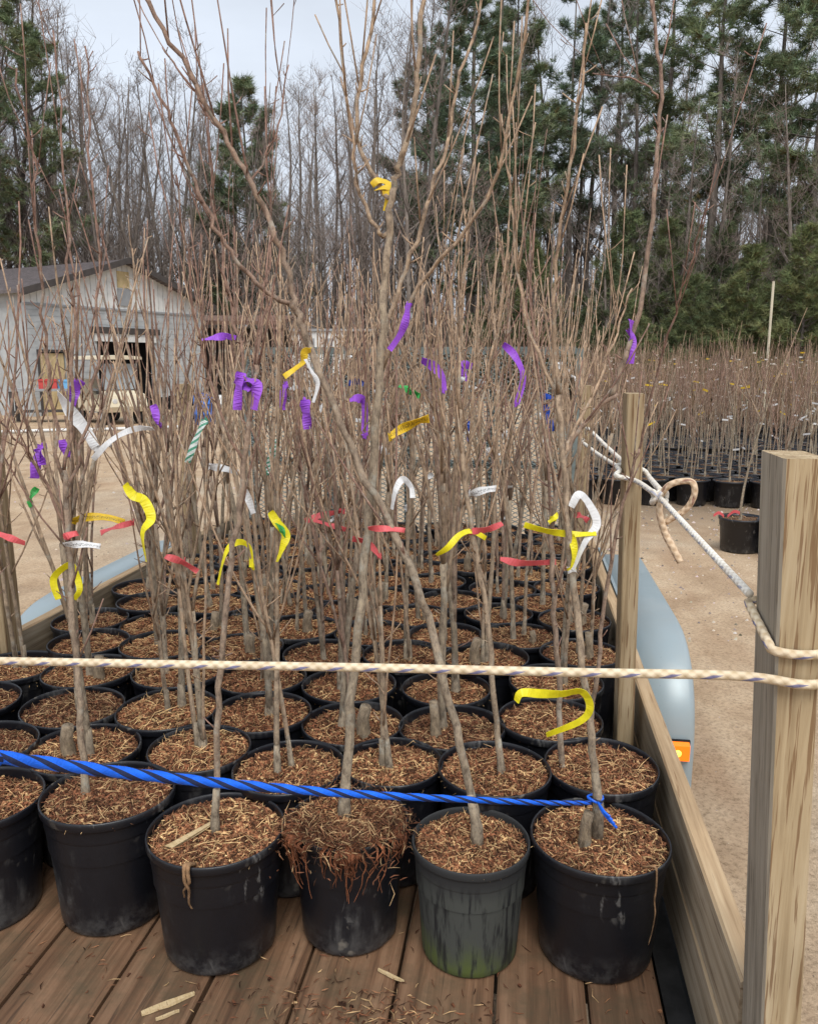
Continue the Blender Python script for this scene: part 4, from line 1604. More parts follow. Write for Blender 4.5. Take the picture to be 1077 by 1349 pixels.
def ribbon(color, paths, wpx, lab, near=None, seed=0, name='ribbon', group=None):
    """paths in photo pixels; tied to the closest sapling stem there"""
    r = random.Random(seed + int(paths[0][0][0]))
    best = None
    for path in paths:
        for (a, b) in path:
            for s in STEM_PX:
                d = abs(s[0] - a) + abs(s[1] - b)
                if d < 26 and s[4] > 0.0016:
                    cost = d + (s[2] * (2.0 if near is None else 0.0)) + (abs(s[2] - near) * 14 if near else 0)
                    if best is None or cost < best[0]:
                        best = (cost, s, (a, b))
    if best is None:
        return None
    _, s, (ba, bb) = best
    depth, sp, srad, sd = s[2], s[3], s[4], s[5]
    sx, sy = s[0] - ba, s[1] - bb
    k = depth / FPX
    w = wpx * k * (1.3 if color in ('tape_purple', 'tape_white', 'tape_blue', 'tape_green') else 1.1)
    m = MB()
    # band round the stem
    n = 14
    ax = sd.to_track_quat('Z', 'Y').to_matrix()
    bw = min(w * 0.7, 0.014)
    vs_, fs, uv = [], [], []
    for q in range(n):
        th = 2 * math.pi * q / n
        e = Vector((math.cos(th), math.sin(th), 0))
        for (rad, h) in ((srad + 0.0016, -bw / 2), (srad + 0.0022, bw / 2), (srad + 0.0008, bw / 2), (srad + 0.0004, -bw / 2)):
            vs_.append(tuple(sp + ax @ Vector((e.x * rad, e.y * rad, h + 0.002 * math.sin(th * 2)))))
    for q in range(n):
        for z in range(4):
            fs.append((q * 4 + z, ((q + 1) % n) * 4 + z, ((q + 1) % n) * 4 + (z + 1) % 4, q * 4 + (z + 1) % 4))
            uv.append([(0, 0)] * 4)
    m.add(vs_, fs, None, 0, uv)
    for path in paths:
        pts = []
        for i, (a, b) in enumerate(path):
            p = sp + RT * ((a - ba) * k) - UP * ((b - bb) * k)
            p -= FW * (srad + 0.004 + 0.006 * math.sin(i * 1.7 + r.random()))
            pts.append(p)
        if len(pts) == 1:
            pts.append(pts[0] + Vector((0, 0, -0.02)))
        pts = smooth_path(pts, 7)
        # the strip starts on the band
        L = 0.0
        vs_, fs, uv = [], [], []
        tw0 = r.uniform(-0.5, 0.5)
        nn = len(pts)
        us = []
        for i, p in enumerate(pts):
            if i:
                L += (p - pts[i - 1]).length
            us.append(L)
            d = (pts[min(i + 1, nn - 1)] - pts[max(i - 1, 0)]).normalized()
            side = d.cross(FW)
            if side.length < 1e-4:
                side = RT.copy()
            side.normalize()
            tw = tw0 * 0.7 + 0.85 * math.sin(i / nn * 5 + tw0 * 7) + 0.04 * math.sin(i * 1.9 + tw0)
            side = Matrix.Rotation(tw, 3, d) @ side
            nrm = d.cross(side).normalized()
            hw = w / 2 * (0.75 + 0.25 * math.sin(math.pi * min(1, (i + 1) / nn * 1.2)))
            for (e, f) in ((-1, 1), (1, 1), (1, -1), (-1, -1)):
                vs_.append(tuple(p + side * hw * e + nrm * 0.0004 * f + nrm * (0.12 * hw * e * e if abs(e) else 0)))
        for i in range(nn - 1):
            for z in range(4):
                fs.append((i * 4 + z, (i + 1) * 4 + z, (i + 1) * 4 + (z + 1) % 4, i * 4 + (z + 1) % 4))
                v0, v1 = ((0, 1), (1, 1), (1, 0), (0, 0))[z]
                uv.append([(us[i], v0), (us[i + 1], v0), (us[i + 1], v1), (us[i], v1)])
        fs.append((0, 1, 2, 3))
        uv.append([(0, 0)] * 4)
        fs.append(tuple((nn - 1) * 4 + z for z in (3, 2, 1, 0)))
        uv.append([(0, 0)] * 4)
        m.add(vs_, fs, None, 0, uv)
    org = sp.copy()
    m.v = [tuple(Vector(q) - org) for q in m.v]
    o = m.build(name, M[color])
    o.location = org
    tag(o, lab, 'ribbon', group or 'marker ribbons tied to the saplings')
    return o


RB = [
    ('tape_golden', [[(490, 246), (498, 240), (508, 240), (515, 246), (504, 250), (494, 252)], [(506, 250), (511, 262), (508, 277)]], 9, 'golden ribbon knotted in the fork of the tall thick grey sapling', 1.5),
    ('tape_golden', [[(412, 462), (404, 464), (402, 476), (390, 486), (377, 497)]], 9, 'golden ribbon knotted on the long leaning stem with a white strip below it', 1.5),
    ('tape_white', [[(404, 474), (412, 490), (420, 505), (414, 530)]], 5, 'thin white strip dangling under the golden knot on the leaning stem', 1.5),
    ('tape_gold', [[(559, 553), (545, 556), (525, 565), (508, 577)]], 13, 'golden printed tag sticking out past the tall thick grey sapling', 1.7),
    ('tape_gold', [[(96, 684), (118, 679), (142, 680), (165, 686)]], 10, 'golden printed tag just above the red tape on the pair of end saplings', 1.7),
    ('tape_lemon', [[(166, 640), (176, 655), (188, 662), (198, 685), (189, 705), (193, 742)]], 12, 'long lemon yellow ribbon hanging in a zigzag beside the golden printed tag', 1.4),
    ('tape_lemon', [[(80, 790), (74, 762), (94, 744), (102, 760), (107, 778), (100, 790)]], 9, 'lemon yellow ribbon folded over as an upside-down V below the white printed tag', 1.7),
    ('tape_lemon', [[(290, 775), (296, 748), (303, 727), (318, 719), (332, 727), (334, 752)]], 8, 'lemon yellow ribbon draped in an arch over two thin trunks', 1.9),
    ('tape_lemon', [[(362, 676), (370, 690), (381, 706), (378, 722), (371, 742)]], 11, 'lemon yellow ribbon with a green strip behind it', 2.0),
    ('tape_green', [[(365, 684), (372, 694), (374, 704)]], 6, 'short green strip behind the hanging lemon ribbon', 2.05),
    ('tape_lemon', [[(575, 732), (590, 722), (606, 706), (622, 701), (640, 710)]], 8, 'lemon yellow ribbon arching beside a red tape on a trunk pair', 1.9),
    ('tape_lemon', [[(687, 693), (712, 700), (735, 704), (758, 706), (781, 705)], [(750, 706), (752, 728), (751, 752)]], 9, 'lemon yellow ribbon tied as a T, one tail hanging, by the long white one', 1.75),
    ('tape_lemon', [[(724, 686), (731, 680), (736, 674)]], 7, 'stubby yellow scrap above the T-shaped yellow ribbon', 1.9),
    ('tape_lemon', [[(683, 924), (689, 912), (715, 914), (742, 914), (768, 910), (779, 930), (768, 950), (722, 968)]], 11, 'lemon yellow ribbon looped low over the mulch under the level cream rope', 1.65),
    ('tape_red', [[(-12, 700), (10, 708), (32, 716)]], 9, 'red tape sticking out of the end sapling over open dirt', 1.9),
    ('tape_red', [[(133, 699), (152, 692), (173, 685)]], 9, 'red tape slanting up just under the golden printed tag', 1.9),
    ('tape_red', [[(94, 706), (112, 701)]], 9, 'short red wrap above the white printed tag', 1.8),
    ('tape_red', [[(223, 732), (244, 738), (264, 752)]], 9, 'red tape drooping beside the zigzag lemon ribbon', 2.0),
    ('tape_red', [[(405, 685), (425, 678), (453, 672)]], 8, 'upper red tape of the forked pair behind the leaning stem', 2.3),
    ('tape_red', [[(408, 684), (434, 692), (456, 698)]], 8, 'lower red tape of the forked pair behind the leaning stem', 2.3),
    ('tape_red', [[(484, 696), (508, 697), (532, 699)]], 8, 'level red tape crossing the leaning stem', 2.2),
    ('tape_red', [[(467, 713), (486, 718), (502, 736)]], 9, 'red tape drooping below the level one by the thick grey trunk', 2.1),
    ('tape_red', [[(612, 701), (632, 698), (652, 691)]], 9, 'red tape sticking out above the arched lemon ribbon', 2.0),
    ('tape_red', [[(663, 737), (690, 742), (734, 741)]], 9, 'long level red tape below the T-shaped yellow ribbon', 2.0),
    ('tape_red', [[(764, 682), (778, 690)]], 10, 'short red wrap beside the long white looped ribbon', 1.9),
    ('tape_white', [[(75, 516), (92, 540), (110, 566), (124, 588)]], 13, 'broad white tag hanging slantwise from a twig above the dirt', 1.3),
    ('tape_white', [[(120, 608), (140, 588), (158, 574), (178, 567), (200, 568)]], 7, 'white ribbon knotted in the middle with a bent tail', 1.4),
    ('tape_tag', [[(85, 719), (108, 719), (131, 722)]], 9, 'white printed tag wrapped level round a trunk under red tape', 1.7),
    ('tape_white', [[(278, 615), (296, 618), (315, 623)]], 8, 'white tag sticking out level beside the striped ribbon', 2.0),
    ('tape_white', [[(320, 632), (327, 650), (333, 673)]], 8, 'white strip hanging below the level white tag', 2.0),
    ('tape_white', [[(515, 670), (520, 645), (529, 630), (540, 640), (542, 655)]], 7, 'white ribbon folded over as an upside-down U near the golden printed tag', 1.9),
    ('tape_tag', [[(617, 644), (635, 640), (653, 637)]], 10, 'white printed tag sticking out level above the arched lemon ribbon', 2.1),
    ('tape_white', [[(754, 668), (764, 652), (778, 664), (789, 690), (772, 715), (757, 750)]], 9, 'long white ribbon looping round the T-shaped yellow one', 1.8),
    ('tape_white', [[(500, 590), (510, 600)]], 8, 'tiny white scrap below the golden printed tag', 2.6),
    ('tape_stripe', [[(268, 558), (258, 580), (243, 613)]], 10, 'green and white striped ribbon hanging over open dirt', 2.1),
    ('tape_stripe', [[(366, 578), (358, 600), (352, 622)]], 9, 'green and white striped ribbon hanging near the mesh gate', 2.6),
    ('tape_green', [[(525, 508), (538, 513), (551, 520)]], 8, 'bright green printed tag behind the thick grey sapling', 2.6),
    ('tape_green', [[(49, 640), (43, 650), (37, 661)]], 7, 'small green strip below a purple ribbon at the end of the load', 1.9),
    ('tape_purple', [[(108, 500), (100, 514), (97, 532)]], 13, 'purple ribbon hanging behind the broad slanting white tag', 2.0),
    ('tape_purple', [[(56, 586), (50, 604), (44, 629)], [(52, 590), (58, 612)]], 12, 'crumpled purple ribbon just above the small green strip', 1.9),
    ('tape_purple', [[(84, 578), (90, 596)]], 9, 'short purple ribbon between the crumpled purple one and the white tag', 2.0),
    ('tape_purple', [[(199, 530), (206, 556)]], 8, 'narrow purple ribbon hanging in front of the golf cart', 2.2),
    ('tape_purple', [[(264, 446), (282, 443), (296, 440), (309, 443)]], 8, 'purple ribbon spread level against the shed beyond', 2.6),
    ('tape_purple', [[(318, 492), (316, 510), (311, 540)], [(322, 502), (338, 508), (334, 540)], [(310, 500), (330, 515)]], 12, 'large crumpled purple bow between the barn and the leaning stem', 2.0),
    ('tape_purple', [[(378, 505), (374, 520), (372, 538)]], 10, 'purple ribbon beside the golden knot of the leaning stem', 2.3),
    ('tape_purple', [[(402, 524), (405, 542), (405, 562)]], 12, 'purple ribbon hanging straight below the golden knot', 2.3),
    ('tape_purple', [[(460, 523), (470, 520), (479, 526), (479, 568)]], 9, 'purple ribbon with a long straight tail next to the thick grey trunk', 2.3),
    ('tape_purple', [[(539, 400), (536, 420), (528, 438), (514, 459)]], 8, 'highest purple ribbon, curving down beside the thick grey trunk', 2.4),
    ('tape_purple', [[(556, 478), (570, 486), (582, 500), (584, 518)]], 10, 'wavy purple ribbon to the side of the bright green tag', 2.6),
    ('tape_purple', [[(602, 478), (606, 490), (608, 503)], [(602, 480), (618, 484)]], 9, 'small purple bow next to the wavy purple ribbon', 2.8),
    ('tape_purple', [[(664, 455), (678, 470), (690, 498), (682, 534)]], 8, 'long wavy purple ribbon above the blue one', 2.9),
    ('tape_purple', [[(832, 421), (831, 436), (835, 450), (832, 478)]], 10, 'purple ribbon on the stem bending above the inner post', 1.75),
    ('tape_blue', [[(458, 506), (468, 503), (476, 507)]], 7, 'dark blue ribbon above the long-tailed purple one', 2.9),
    ('tape_blue', [[(705, 527), (716, 523), (726, 526)]], 7, 'upper dark blue ribbon near the mesh gate', 3.2),
    ('tape_blue', [[(716, 540), (722, 556), (727, 574)]], 8, 'lower dark blue ribbon hanging near the mesh gate', 3.2),
    ('tape_blue', [[(612, 555), (614, 582)]], 5, 'thin dark blue strip behind the trunks at the gate', 3.4),
]
for q, (c, paths, w, lab, near) in enumerate(RB):
    near = near - (0.45 if c == 'tape_purple' and near > 1.9 else 0.15)
    ribbon(c, paths, w, lab, near, q)
# small scraps far back among the stems
r = random.Random(9)
for q in range(34):
    a, b = r.uniform(380, 790), r.uniform(470, 690)
    L = r.uniform(5, 14)
    an = r.uniform(0, 6.28)
    ribbon('tape_white', [[(a, b), (a + L * math.cos(an), b + L * abs(math.sin(an)))]], r.uniform(3.5, 6), 'small white marker scrap among the deep rows of saplings', r.uniform(2.8, 4.2), 100 + q, group='white scraps in the deep rows')

# ================================================================== nursery rows beyond
def field_pot(seed, mat='pot'):
    m = MB()
    r = random.Random(seed)
    prof = [(0.05, 0.004), (0.165, 0.0), (0.172, 0.01), (0.188, 0.23), (0.196, 0.24), (0.198, 0.29), (0.207, 0.295), (0.208, 0.315), (0.2, 0.318), (0.195, 0.29)]
    e, ph = r.uniform(0, 0.03), r.uniform(0, 6)
    m.lathe(prof, 24, rf=lambda th, z: 1 + e * (z / 0.3) * math.cos(2 * th + ph))
    return m.mesh('pot', M[mat], True)


FP = [field_pot(i) for i in range(3)]
FM = []
for i in range(3):
    r = random.Random(60 + i)
    m = MB()
    vs_ = [(0, 0, 0.30)]
    for ring in (1, 2, 3):
        for k in range(16):
            a = 2 * math.pi * k / 16
            q = 0.196 * ring / 3
            vs_.append((math.cos(a) * q, math.sin(a) * q, 0.285 + r.uniform(-0.01, 0.012)))
    fs = [(0, 1 + k, 1 + (k + 1) % 16) for k in range(16)]
    for g_ in range(2):
        for k in range(16):
            fs.append((1 + g_ * 16 + k, 17 + g_ * 16 + k, 17 + g_ * 16 + (k + 1) % 16, 1 + g_ * 16 + (k + 1) % 16))
    m.add(vs_, fs, (0.14, 0.09, 0.055), 0)
    for q in range(160):
        a, d = r.uniform(0, 6.28), 0.19 * math.sqrt(r.random())
        add_chip(m, r, (math.cos(a) * d, math.sin(a) * d, 0.297), 0.4, 0.06)
    FM.append(m.mesh('mulch', [M['mulch']]))
FT = []
for i in range(12):
    g = Grow(9000 + i, (0, 0, 0), 0.3 + 0.4 * (i % 2), record=False)
    rr = random.Random(i)
    g.generic(rr.uniform(1.55, 2.0), 'whip' if i % 3 else 'vase', 0.28, r0=rr.uniform(0.009, 0.013))
    if i % 2:
        g.generic(rr.uniform(1.3, 1.8), 'whip', 0.28, r0=0.008)
    tagm = MB()
    for q in range(1):
        z = rr.uniform(0.6, 1.55)
        a = rr.uniform(0, 6.28)
        p = Vector((0, 0, z))
        best = min((Vector(v) for v in g.trunk.v), key=lambda v: abs(v.z - z))
        d = Vector((math.cos(a), math.sin(a), rr.uniform(-0.6, 0.3))).normalized() * rr.uniform(0.05, 0.11)
        s_ = Vector((0, 0, 1)) * 0.011
        tagm.add([tuple(best - s_ - d * 0.2), tuple(best + d - s_), tuple(best + d + s_), tuple(best + s_ - d * 0.2),
                  tuple(best - s_ + Vector((.002, .002, 0)) - d * 0.2), tuple(best + d - s_ + Vector((.002, .002, 0))), tuple(best + d + s_ + Vector((.002, .002, 0))), tuple(best + s_ + Vector((.002, .002, 0)) - d * 0.2)],
                 [(0, 1, 2, 3), (7, 6, 5, 4), (0, 4, 5, 1), (1, 5, 6, 2), (2, 6, 7, 3), (3, 7, 4, 0)])
    tm = tagm.mesh('tag', M['tape_golden' if i in (4, 9) else 'tape_white'])
    FT.append((g.trunk.mesh('trunk', M['sapling_bark'], True), g.crown.mesh('crown', M['sapling_bark'], True), tm))

spots = []
r = random.Random(4)
row = 0
yy = 10.2
while yy < 27:
    x = 0.75 + 0.05 * row * 0.6 + (0.2 if row % 2 else 0)
    while x < 1.2 + yy * 0.50:
        spots.append((x + r.uniform(-0.03, 0.03), yy + 0.10 * math.sin(x) + r.uniform(-0.03, 0.03)))
        x += 0.445
    yy += 0.40
    row += 1
    if row % 9 == 0:
        yy += 0.5
spots.sort(key=lambda q: math.hypot(*q))
single, rest = spots[:190], spots[190:]
for i, (x, y) in enumerate(single):
    root = empty('nursery_sapling', (x, y, -0.012), r.uniform(0, 6.28))
    tr, cr, tg = FT[(i * 5 + int(y * 3)) % 12]
    link('pot', FP[i % 3], root)
    link('mulch', FM[i % 3], root)['kind'] = 'stuff'
    sc_ = r.uniform(0.92, 1.1)
    for nm, me in (('trunk', tr), ('crown', cr), ('tag', tg)):
        link(nm, me, root)
    root.scale = (1, 1, 1)
    lab = 'bare sapling in a large black pot along the front edge of the nursery rows' if y < 10.45 else 'bare sapling in a large black pot inside the nursery rows beyond the trailer'
    tag(root, lab, 'potted tree', 'potted saplings in the nursery rows' if y >= 10.45 else 'front edge of the nursery rows')
# far rows as one mass
m = MB()
for (x, y) in rest:
    d0 = math.hypot(x, y)
    m.tube([Vector((x, y, -0.01)), Vector((x, y, 0.3))], [0.17, 0.205], 8, (0.012, 0.012, 0.014))
    for q in range(4):
        a = r.uniform(0, 6.28)
        t0 = Vector((x, y, 0.29)) + Vector((r.uniform(-.05, .05), r.uniform(-.05, .05), 0))
        H = r.uniform(1.2, 2.0)
        ln = Vector((r.gauss(0, .10), r.gauss(0, .10), 1))
        g_ = r.uniform(0.8, 1.2)
        m.tube([t0, t0 + ln * H * 0.5, t0 + ln * H + Vector((r.gauss(0, .05), r.gauss(0, .05), 0))], [0.009 if q == 0 else 0.006, 0.006, 0.0025], 3, (0.24 * g_, 0.17 * g_, 0.12 * g_), cap=False)
    if r.random() < 0.6:
        p = Vector((x + r.uniform(-.1, .1), y, r.uniform(0.9, 1.9)))
        m.box(tuple(p), tuple(p + Vector((r.uniform(0.05, 0.1), 0.004, 0.025))), (0.75, 0.75, 0.73) if r.random() < 0.75 else (0.75, 0.5, 0.05))
tag(m.build('nursery_rows', M['mulch']), 'far rows of bare saplings in black pots reaching to the wood edge', 'saplings', kind='stuff')

# two loose pots standing out on the dirt behind the near post
for q, (x, y, lab) in enumerate([(2.05, 7.75, 'sapling in a black pot apart on the dirt with red ribbon on its rim'), (2.36, 7.62, 'sapling in a black pot beside the red-ribboned pot on the dirt')]):
    root = empty('nursery_sapling', (x, y, -0.012), q * 1.3)
    for nm, me in (('pot', FP[q]), ('mulch', FM[q]), ('trunk', FT[q + 2][0]), ('crown', FT[q + 2][1])):
        o = link(nm, me, root)
        if nm == 'mulch':
            o['kind'] = 'stuff'
    tag(root, lab, 'potted tree', 'loose potted saplings on the dirt')
m = MB()
r = random.Random(12)
for q in range(2):
    a = Vector((1.875 + 0.03 * q, 7.68, 0.318))
    d = Vector((-0.10 + 0.2 * q, -0.03, 0.01 + 0.03 * q))
    pts = smooth_path([a, a + d * 0.5 + Vector((0, 0, 0.03)), a + d], 4)
    for p0, p1 in zip(pts[:-1], pts[1:]):
        s_ = Vector((0, 0, 1)) * 0.014
        o_ = Vector((0, .003, 0))
        m.add([tuple(p0 - s_), tuple(p1 - s_), tuple(p1 + s_), tuple(p0 + s_), tuple(p0 - s_ + o_), tuple(p1 - s_ + o_), tuple(p1 + s_ + o_), tuple(p0 + s_ + o_)], [(0, 1, 2, 3), (7, 6, 5, 4), (0, 4, 5, 1), (2, 6, 7, 3)])
tag(m.build('ribbon', M['tape_red']), 'crumpled red ribbon on the rim of a pot standing out on the dirt', 'ribbon')
m = MB()
pb_ = far(1010, 21.5)
m.tube([pb_ + Vector((0, 0, -0.02)), pb_ + Vector((0, 0, 3.62))], [0.032, 0.03], 8)
tag(m.build('marker_pole', M['cream_plastic']), 'tall thin cream pole rising out of the nursery rows', 'pole')

# ================================================================== barn
barn = empty('barn', tuple(far(168, 32, -0.02)), R(70))
tag(barn, 'low grey block barn with pale gable, dark open doorway and shingle roof', 'barn')
HW, EAVE, APEX, DEEP = 4.15, 4.12, 5.42, 14.0


def bpart(m, name, mat, parent=None, smooth=False):
    return m.build(name, M[mat] if isinstance(mat, str) else mat, parent or barn, smooth)


# front wall with door openings (x from -4.15 to 4.15), built as slabs of coursed block
def wall_slab(m, x0, x1, z0, z1, y0=0.0, y1=0.2):
    n = max(1, round((z1 - z0) / 0.2))
    for k in range(n):
        a, b = z0 + (z1 - z0) * k / n, z0 + (z1 - z0) * (k + 1) / n
        m.box((x0, y0, a), (x1, y1, b - 0.012))
        m.box((x0, y0 + 0.015, b - 0.012), (x1, y1, b))


m = MB()
DX0, DX1, DZ = -3.75, -2.7, 2.1
OX0, OX1, OZ = -1.35, 1.35, 2.5
wall_slab(m, -HW, DX0, 0, 3.66)
wall_slab(m, DX0, DX1, DZ, 3.66)
wall_slab(m, DX1, OX0, 0, 3.66)
wall_slab(m, OX0, OX1, OZ, 3.66)
wall_slab(m, OX1, HW, 0, 3.66)
bpart(m, 'wall', 'block_wall')
m = MB()
wall_slab(m, -HW, HW, 0, EAVE - 0.05, DEEP - 0.2, DEEP)
m.box((-HW, 0.2, 0), (-HW + 0.2, DEEP - 0.2, EAVE - 0.05))
m.box((HW - 0.2, 0.2, 0), (HW, DEEP - 0.2, EAVE - 0.05))
bpart(m, 'side_wall', 'block_wall')
m = MB()
nb = 34
for k in range(nb):
    x0 = -HW + 2 * HW * k / nb
    x1 = -HW + 2 * HW * (k + 1) / nb - 0.02
    zt = lambda x_: EAVE + (APEX - EAVE) * (1 - abs(x_) / HW) - 0.05
    m.add([(x0, -0.02, 3.66), (x1, -0.02, 3.66), (x1, -0.02, zt(x1)), (x0, -0.02, zt(x0)), (x0, 0.1, 3.66), (x1, 0.1, 3.66), (x1, 0.1, zt(x1)), (x0, 0.1, zt(x0))],
          [(0, 1, 2, 3), (7, 6, 5, 4), (0, 4, 5, 1), (1, 5, 6, 2), (2, 6, 7, 3), (3, 7, 4, 0)])
bpart(m, 'gable', 'gable_boards')
m = MB()
m.box((-HW, -0.05, 3.60), (HW, -0.021, 3.67))
bpart(m, 'band', 'grey_metal')
m = MB()
m.box((-0.28, -0.045, 4.42), (0.28, -0.021, 5.0))
bpart(m, 'vent_panel', 'board_pale')
m = MB()
m.box((-0.3, -0.06, 3.78), (0.3, -0.0215, 4.38))
bpart(m, 'vent', 'grey_metal')
for k in range(2):
    m = MB()
    s = -1 if k == 0 else 1
    th = 0.12
    oh = 0.35
    e = (APEX - EAVE) / HW
    rows = 22
    for q in range(rows):
        f0, f1 = q / rows, (q + 1) / rows
        xa, xb = (HW + oh) * (1 - f0), (HW + oh) * (1 - f1)
        za = APEX - e * xa + 0.03
        zb = APEX - e * xb
        m.add([(s * xa, -0.4, za), (s * xb, -0.4, zb), (s * xb, DEEP + 0.3, zb), (s * xa, DEEP + 0.3, za), (s * xa, -0.4, za - th), (s * xb, -0.4, zb - th), (s * xb, DEEP + 0.3, zb - th), (s * xa, DEEP + 0.3, za - th)],
              [(0, 1, 2, 3), (7, 6, 5, 4), (0, 4, 5, 1), (1, 5, 6, 2), (2, 6, 7, 3), (3, 7, 4, 0)])
    ro_ = bpart(m, 'roof', 'shingles')
    m = MB()
    xa = HW + oh
    m.add([(s * xa, -0.44, APEX - e * xa - 0.18), (0, -0.44, APEX - 0.16), (0, -0.44, APEX + 0.05), (s * xa, -0.44, APEX - e * xa + 0.05), (s * xa, -0.405, APEX - e * xa - 0.18), (0, -0.405, APEX - 0.16), (0, -0.405, APEX + 0.05), (s * xa, -0.405, APEX - e * xa + 0.05)],
          [(0, 1, 2, 3), (7, 6, 5, 4), (0, 4, 5, 1), (1, 5, 6, 2), (2, 6, 7, 3), (3, 7, 4, 0)])
    bpart(m, 'rake_board', 'dark_trim', ro_)
m = MB()
m.box((DX0 + 0.05, 0.05, 0.0), (DX1 - 0.05, 0.12, DZ - 0.04))
dr = bpart(m, 'door', 'board_pale')
m = MB()
m.box((DX0 - 0.08, -0.04, 0), (DX0, 0.0, DZ + 0.08))
m.box((DX1, -0.04, 0), (DX1 + 0.08, 0.0, DZ + 0.08))
m.box((DX0, -0.04, DZ), (DX1, 0.0, DZ + 0.08))
bpart(m, 'door_frame', 'dark_trim', dr)
m = MB()
m.box((OX0 - 0.25, -0.12, 2.78), (OX1 + 0.25, -0.003, 3.0))
bpart(m, 'door_track', 'dark_trim')
m = MB()
m.box((OX0 - 0.1, -0.06, OZ + 0.0), (OX1 + 0.1, -0.004, 2.77))
bpart(m, 'lintel', 'gable_boards')
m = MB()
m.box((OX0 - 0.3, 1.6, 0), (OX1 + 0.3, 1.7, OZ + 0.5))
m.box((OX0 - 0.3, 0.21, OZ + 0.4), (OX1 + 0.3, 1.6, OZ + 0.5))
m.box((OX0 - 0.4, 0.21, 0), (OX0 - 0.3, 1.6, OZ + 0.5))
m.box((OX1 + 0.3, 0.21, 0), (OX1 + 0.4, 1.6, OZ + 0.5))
bpart(m, 'doorway_shade', 'painted_shade')  # box behind the doorway, the interior's shade put into its near-black colour

# open shed with brown roof
osh = empty('open_shed', far(305, 37), R(8))
osh.location.z = -0.02
tag(osh, 'open-sided shed with brown roof and clutter beyond the barn', 'shed')
for (x, y) in ((-2.2, -1.5), (2.2, -1.5), (-2.2, 1.5), (2.2, 1.5)):
    m = MB()
    m.box((x - 0.07, y - 0.07, 0), (x + 0.07, y + 0.07, 3.3))
    m.build('post', M['dark_trim'], osh)
m = MB()
m.prism([(-2.0, 3.3), (2.0, 3.75), (2.0, 3.9), (-2.0, 3.45)], -2.6, 2.6)
m.build('roof', M['brown_roof'], osh)
m = MB()
m.box((-2.2, 1.58, 0), (2.2, 1.64, 3.3))
m.build('back_wall', M['dark_trim'], osh)

# white site trailer
wt = empty('white_trailer', far(442, 38), R(12))
wt.location.z = 0
tag(wt, 'small white box trailer standing behind the loaded trailer by the wood edge', 'trailer')
m = MB()
m.box((-1.9, -1.1, 0.5), (0.4, 1.1, 3.1))
m.build('box_body', M['white_paint'], wt)
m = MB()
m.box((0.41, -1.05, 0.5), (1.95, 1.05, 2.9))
m.build('bay_shade', M['painted_shade'], wt)  # solid box whose near-black colour paints the shade of an opening
m = MB()
m.box((-2.0, -1.2, 3.11), (2.05, 1.2, 3.22))
m.build('roof', M['grey_metal'], wt)
for x in (-1.0, -0.2):
    m = MB()
    m.box((x - 0.1, -1.13, 0.8), (x + 0.1, -1.105, 2.8))
    m.build('panel_rib', M['grey_metal'], wt)
for x in (-1.3, 1.3):
    m = MB()
    m.lathe([(0.05, -0.1), (0.3, -0.1), (0.33, -0.05), (0.33, 0.05), (0.3, 0.1), (0.05, 0.1)], 20, axis=Matrix.Translation((x, -0.9, 0.31)) @ Matrix.Rotation(R(90), 4, 'X'), close=True)
    m.build('wheel', M['rubber'], wt, True)

# golf cart in front of the doorway
cart = empty('golf_cart', tuple(far(140, 25.5)), R(-38))
tag(cart, 'cream golf cart with flat roof parked before the barn doorway', 'golf cart')


def cpart(m, name, mat, parent=None, smooth=False):
    return m.build(name, M[mat], parent or cart, smooth)


m = MB()
m.prism([(-0.6, 1.82), (-0.58, 1.90), (0.0, 1.94), (0.58, 1.90), (0.6, 1.82)], -1.15, 1.05)
cpart(m, 'roof', 'cream_plastic')
for (x0, x1, y) in ((0.95, 0.72, -0.52), (0.95, 0.72, 0.52), (-0.95, -0.78, -0.52), (-0.95, -0.78, 0.52)):
    m = MB()
    m.tube([Vector((x0, y, 1.83)), Vector((x1, y, 0.75))], [0.022, 0.022], 8)
    cpart(m, 'roof_strut', 'frame_metal', smooth=True)
m = MB()
bodyp = [(-1.15, 0.35), (1.2, 0.35), (1.28, 0.5), (1.2, 0.82), (0.72, 0.95), (0.66, 0.42), (0.1, 0.42), (0.05, 0.68), (-0.75, 0.68), (-0.8, 0.85), (-1.2, 0.85)]
n = len(bodyp)
vs_ = [(x, -0.58, z) for x, z in bodyp] + [(x, 0.58, z) for x, z in bodyp]
fs = [tuple(range(n)), tuple(range(n, 2 * n))[::-1]] + [(i, (i + 1) % n, (i + 1) % n + n, i + n)[::-1] for i in range(n)]
m.add(vs_, fs)
cpart(m, 'body', 'cream_plastic')
m = MB()
m.box((-0.68, -0.52, 0.682), (0.02, 0.52, 0.80))
m.box((-0.74, -0.52, 0.80), (-0.60, 0.52, 1.25))
cpart(m, 'seat', 'seat_vinyl')
m = MB()
m.box((0.78, -0.5, 0.97), (0.80, 0.5, 1.7))
cpart(m, 'windscreen', 'clear_screen')
m = MB()
ringp = [Vector((0.45 + 0.05 * math.cos(q / 16 * 6.283), -0.25 + 0.17 * math.sin(q / 16 * 6.283), 1.05 + 0.15 * math.cos(q / 16 * 6.283))) for q in range(17)]
m.tube(ringp, [0.015] * 17, 6)
m.tube([Vector((0.45, -0.25, 1.05)), Vector((0.68, -0.25, 0.7))], [0.015, 0.02], 6)
cpart(m, 'steering_wheel', 'rubber', smooth=True)
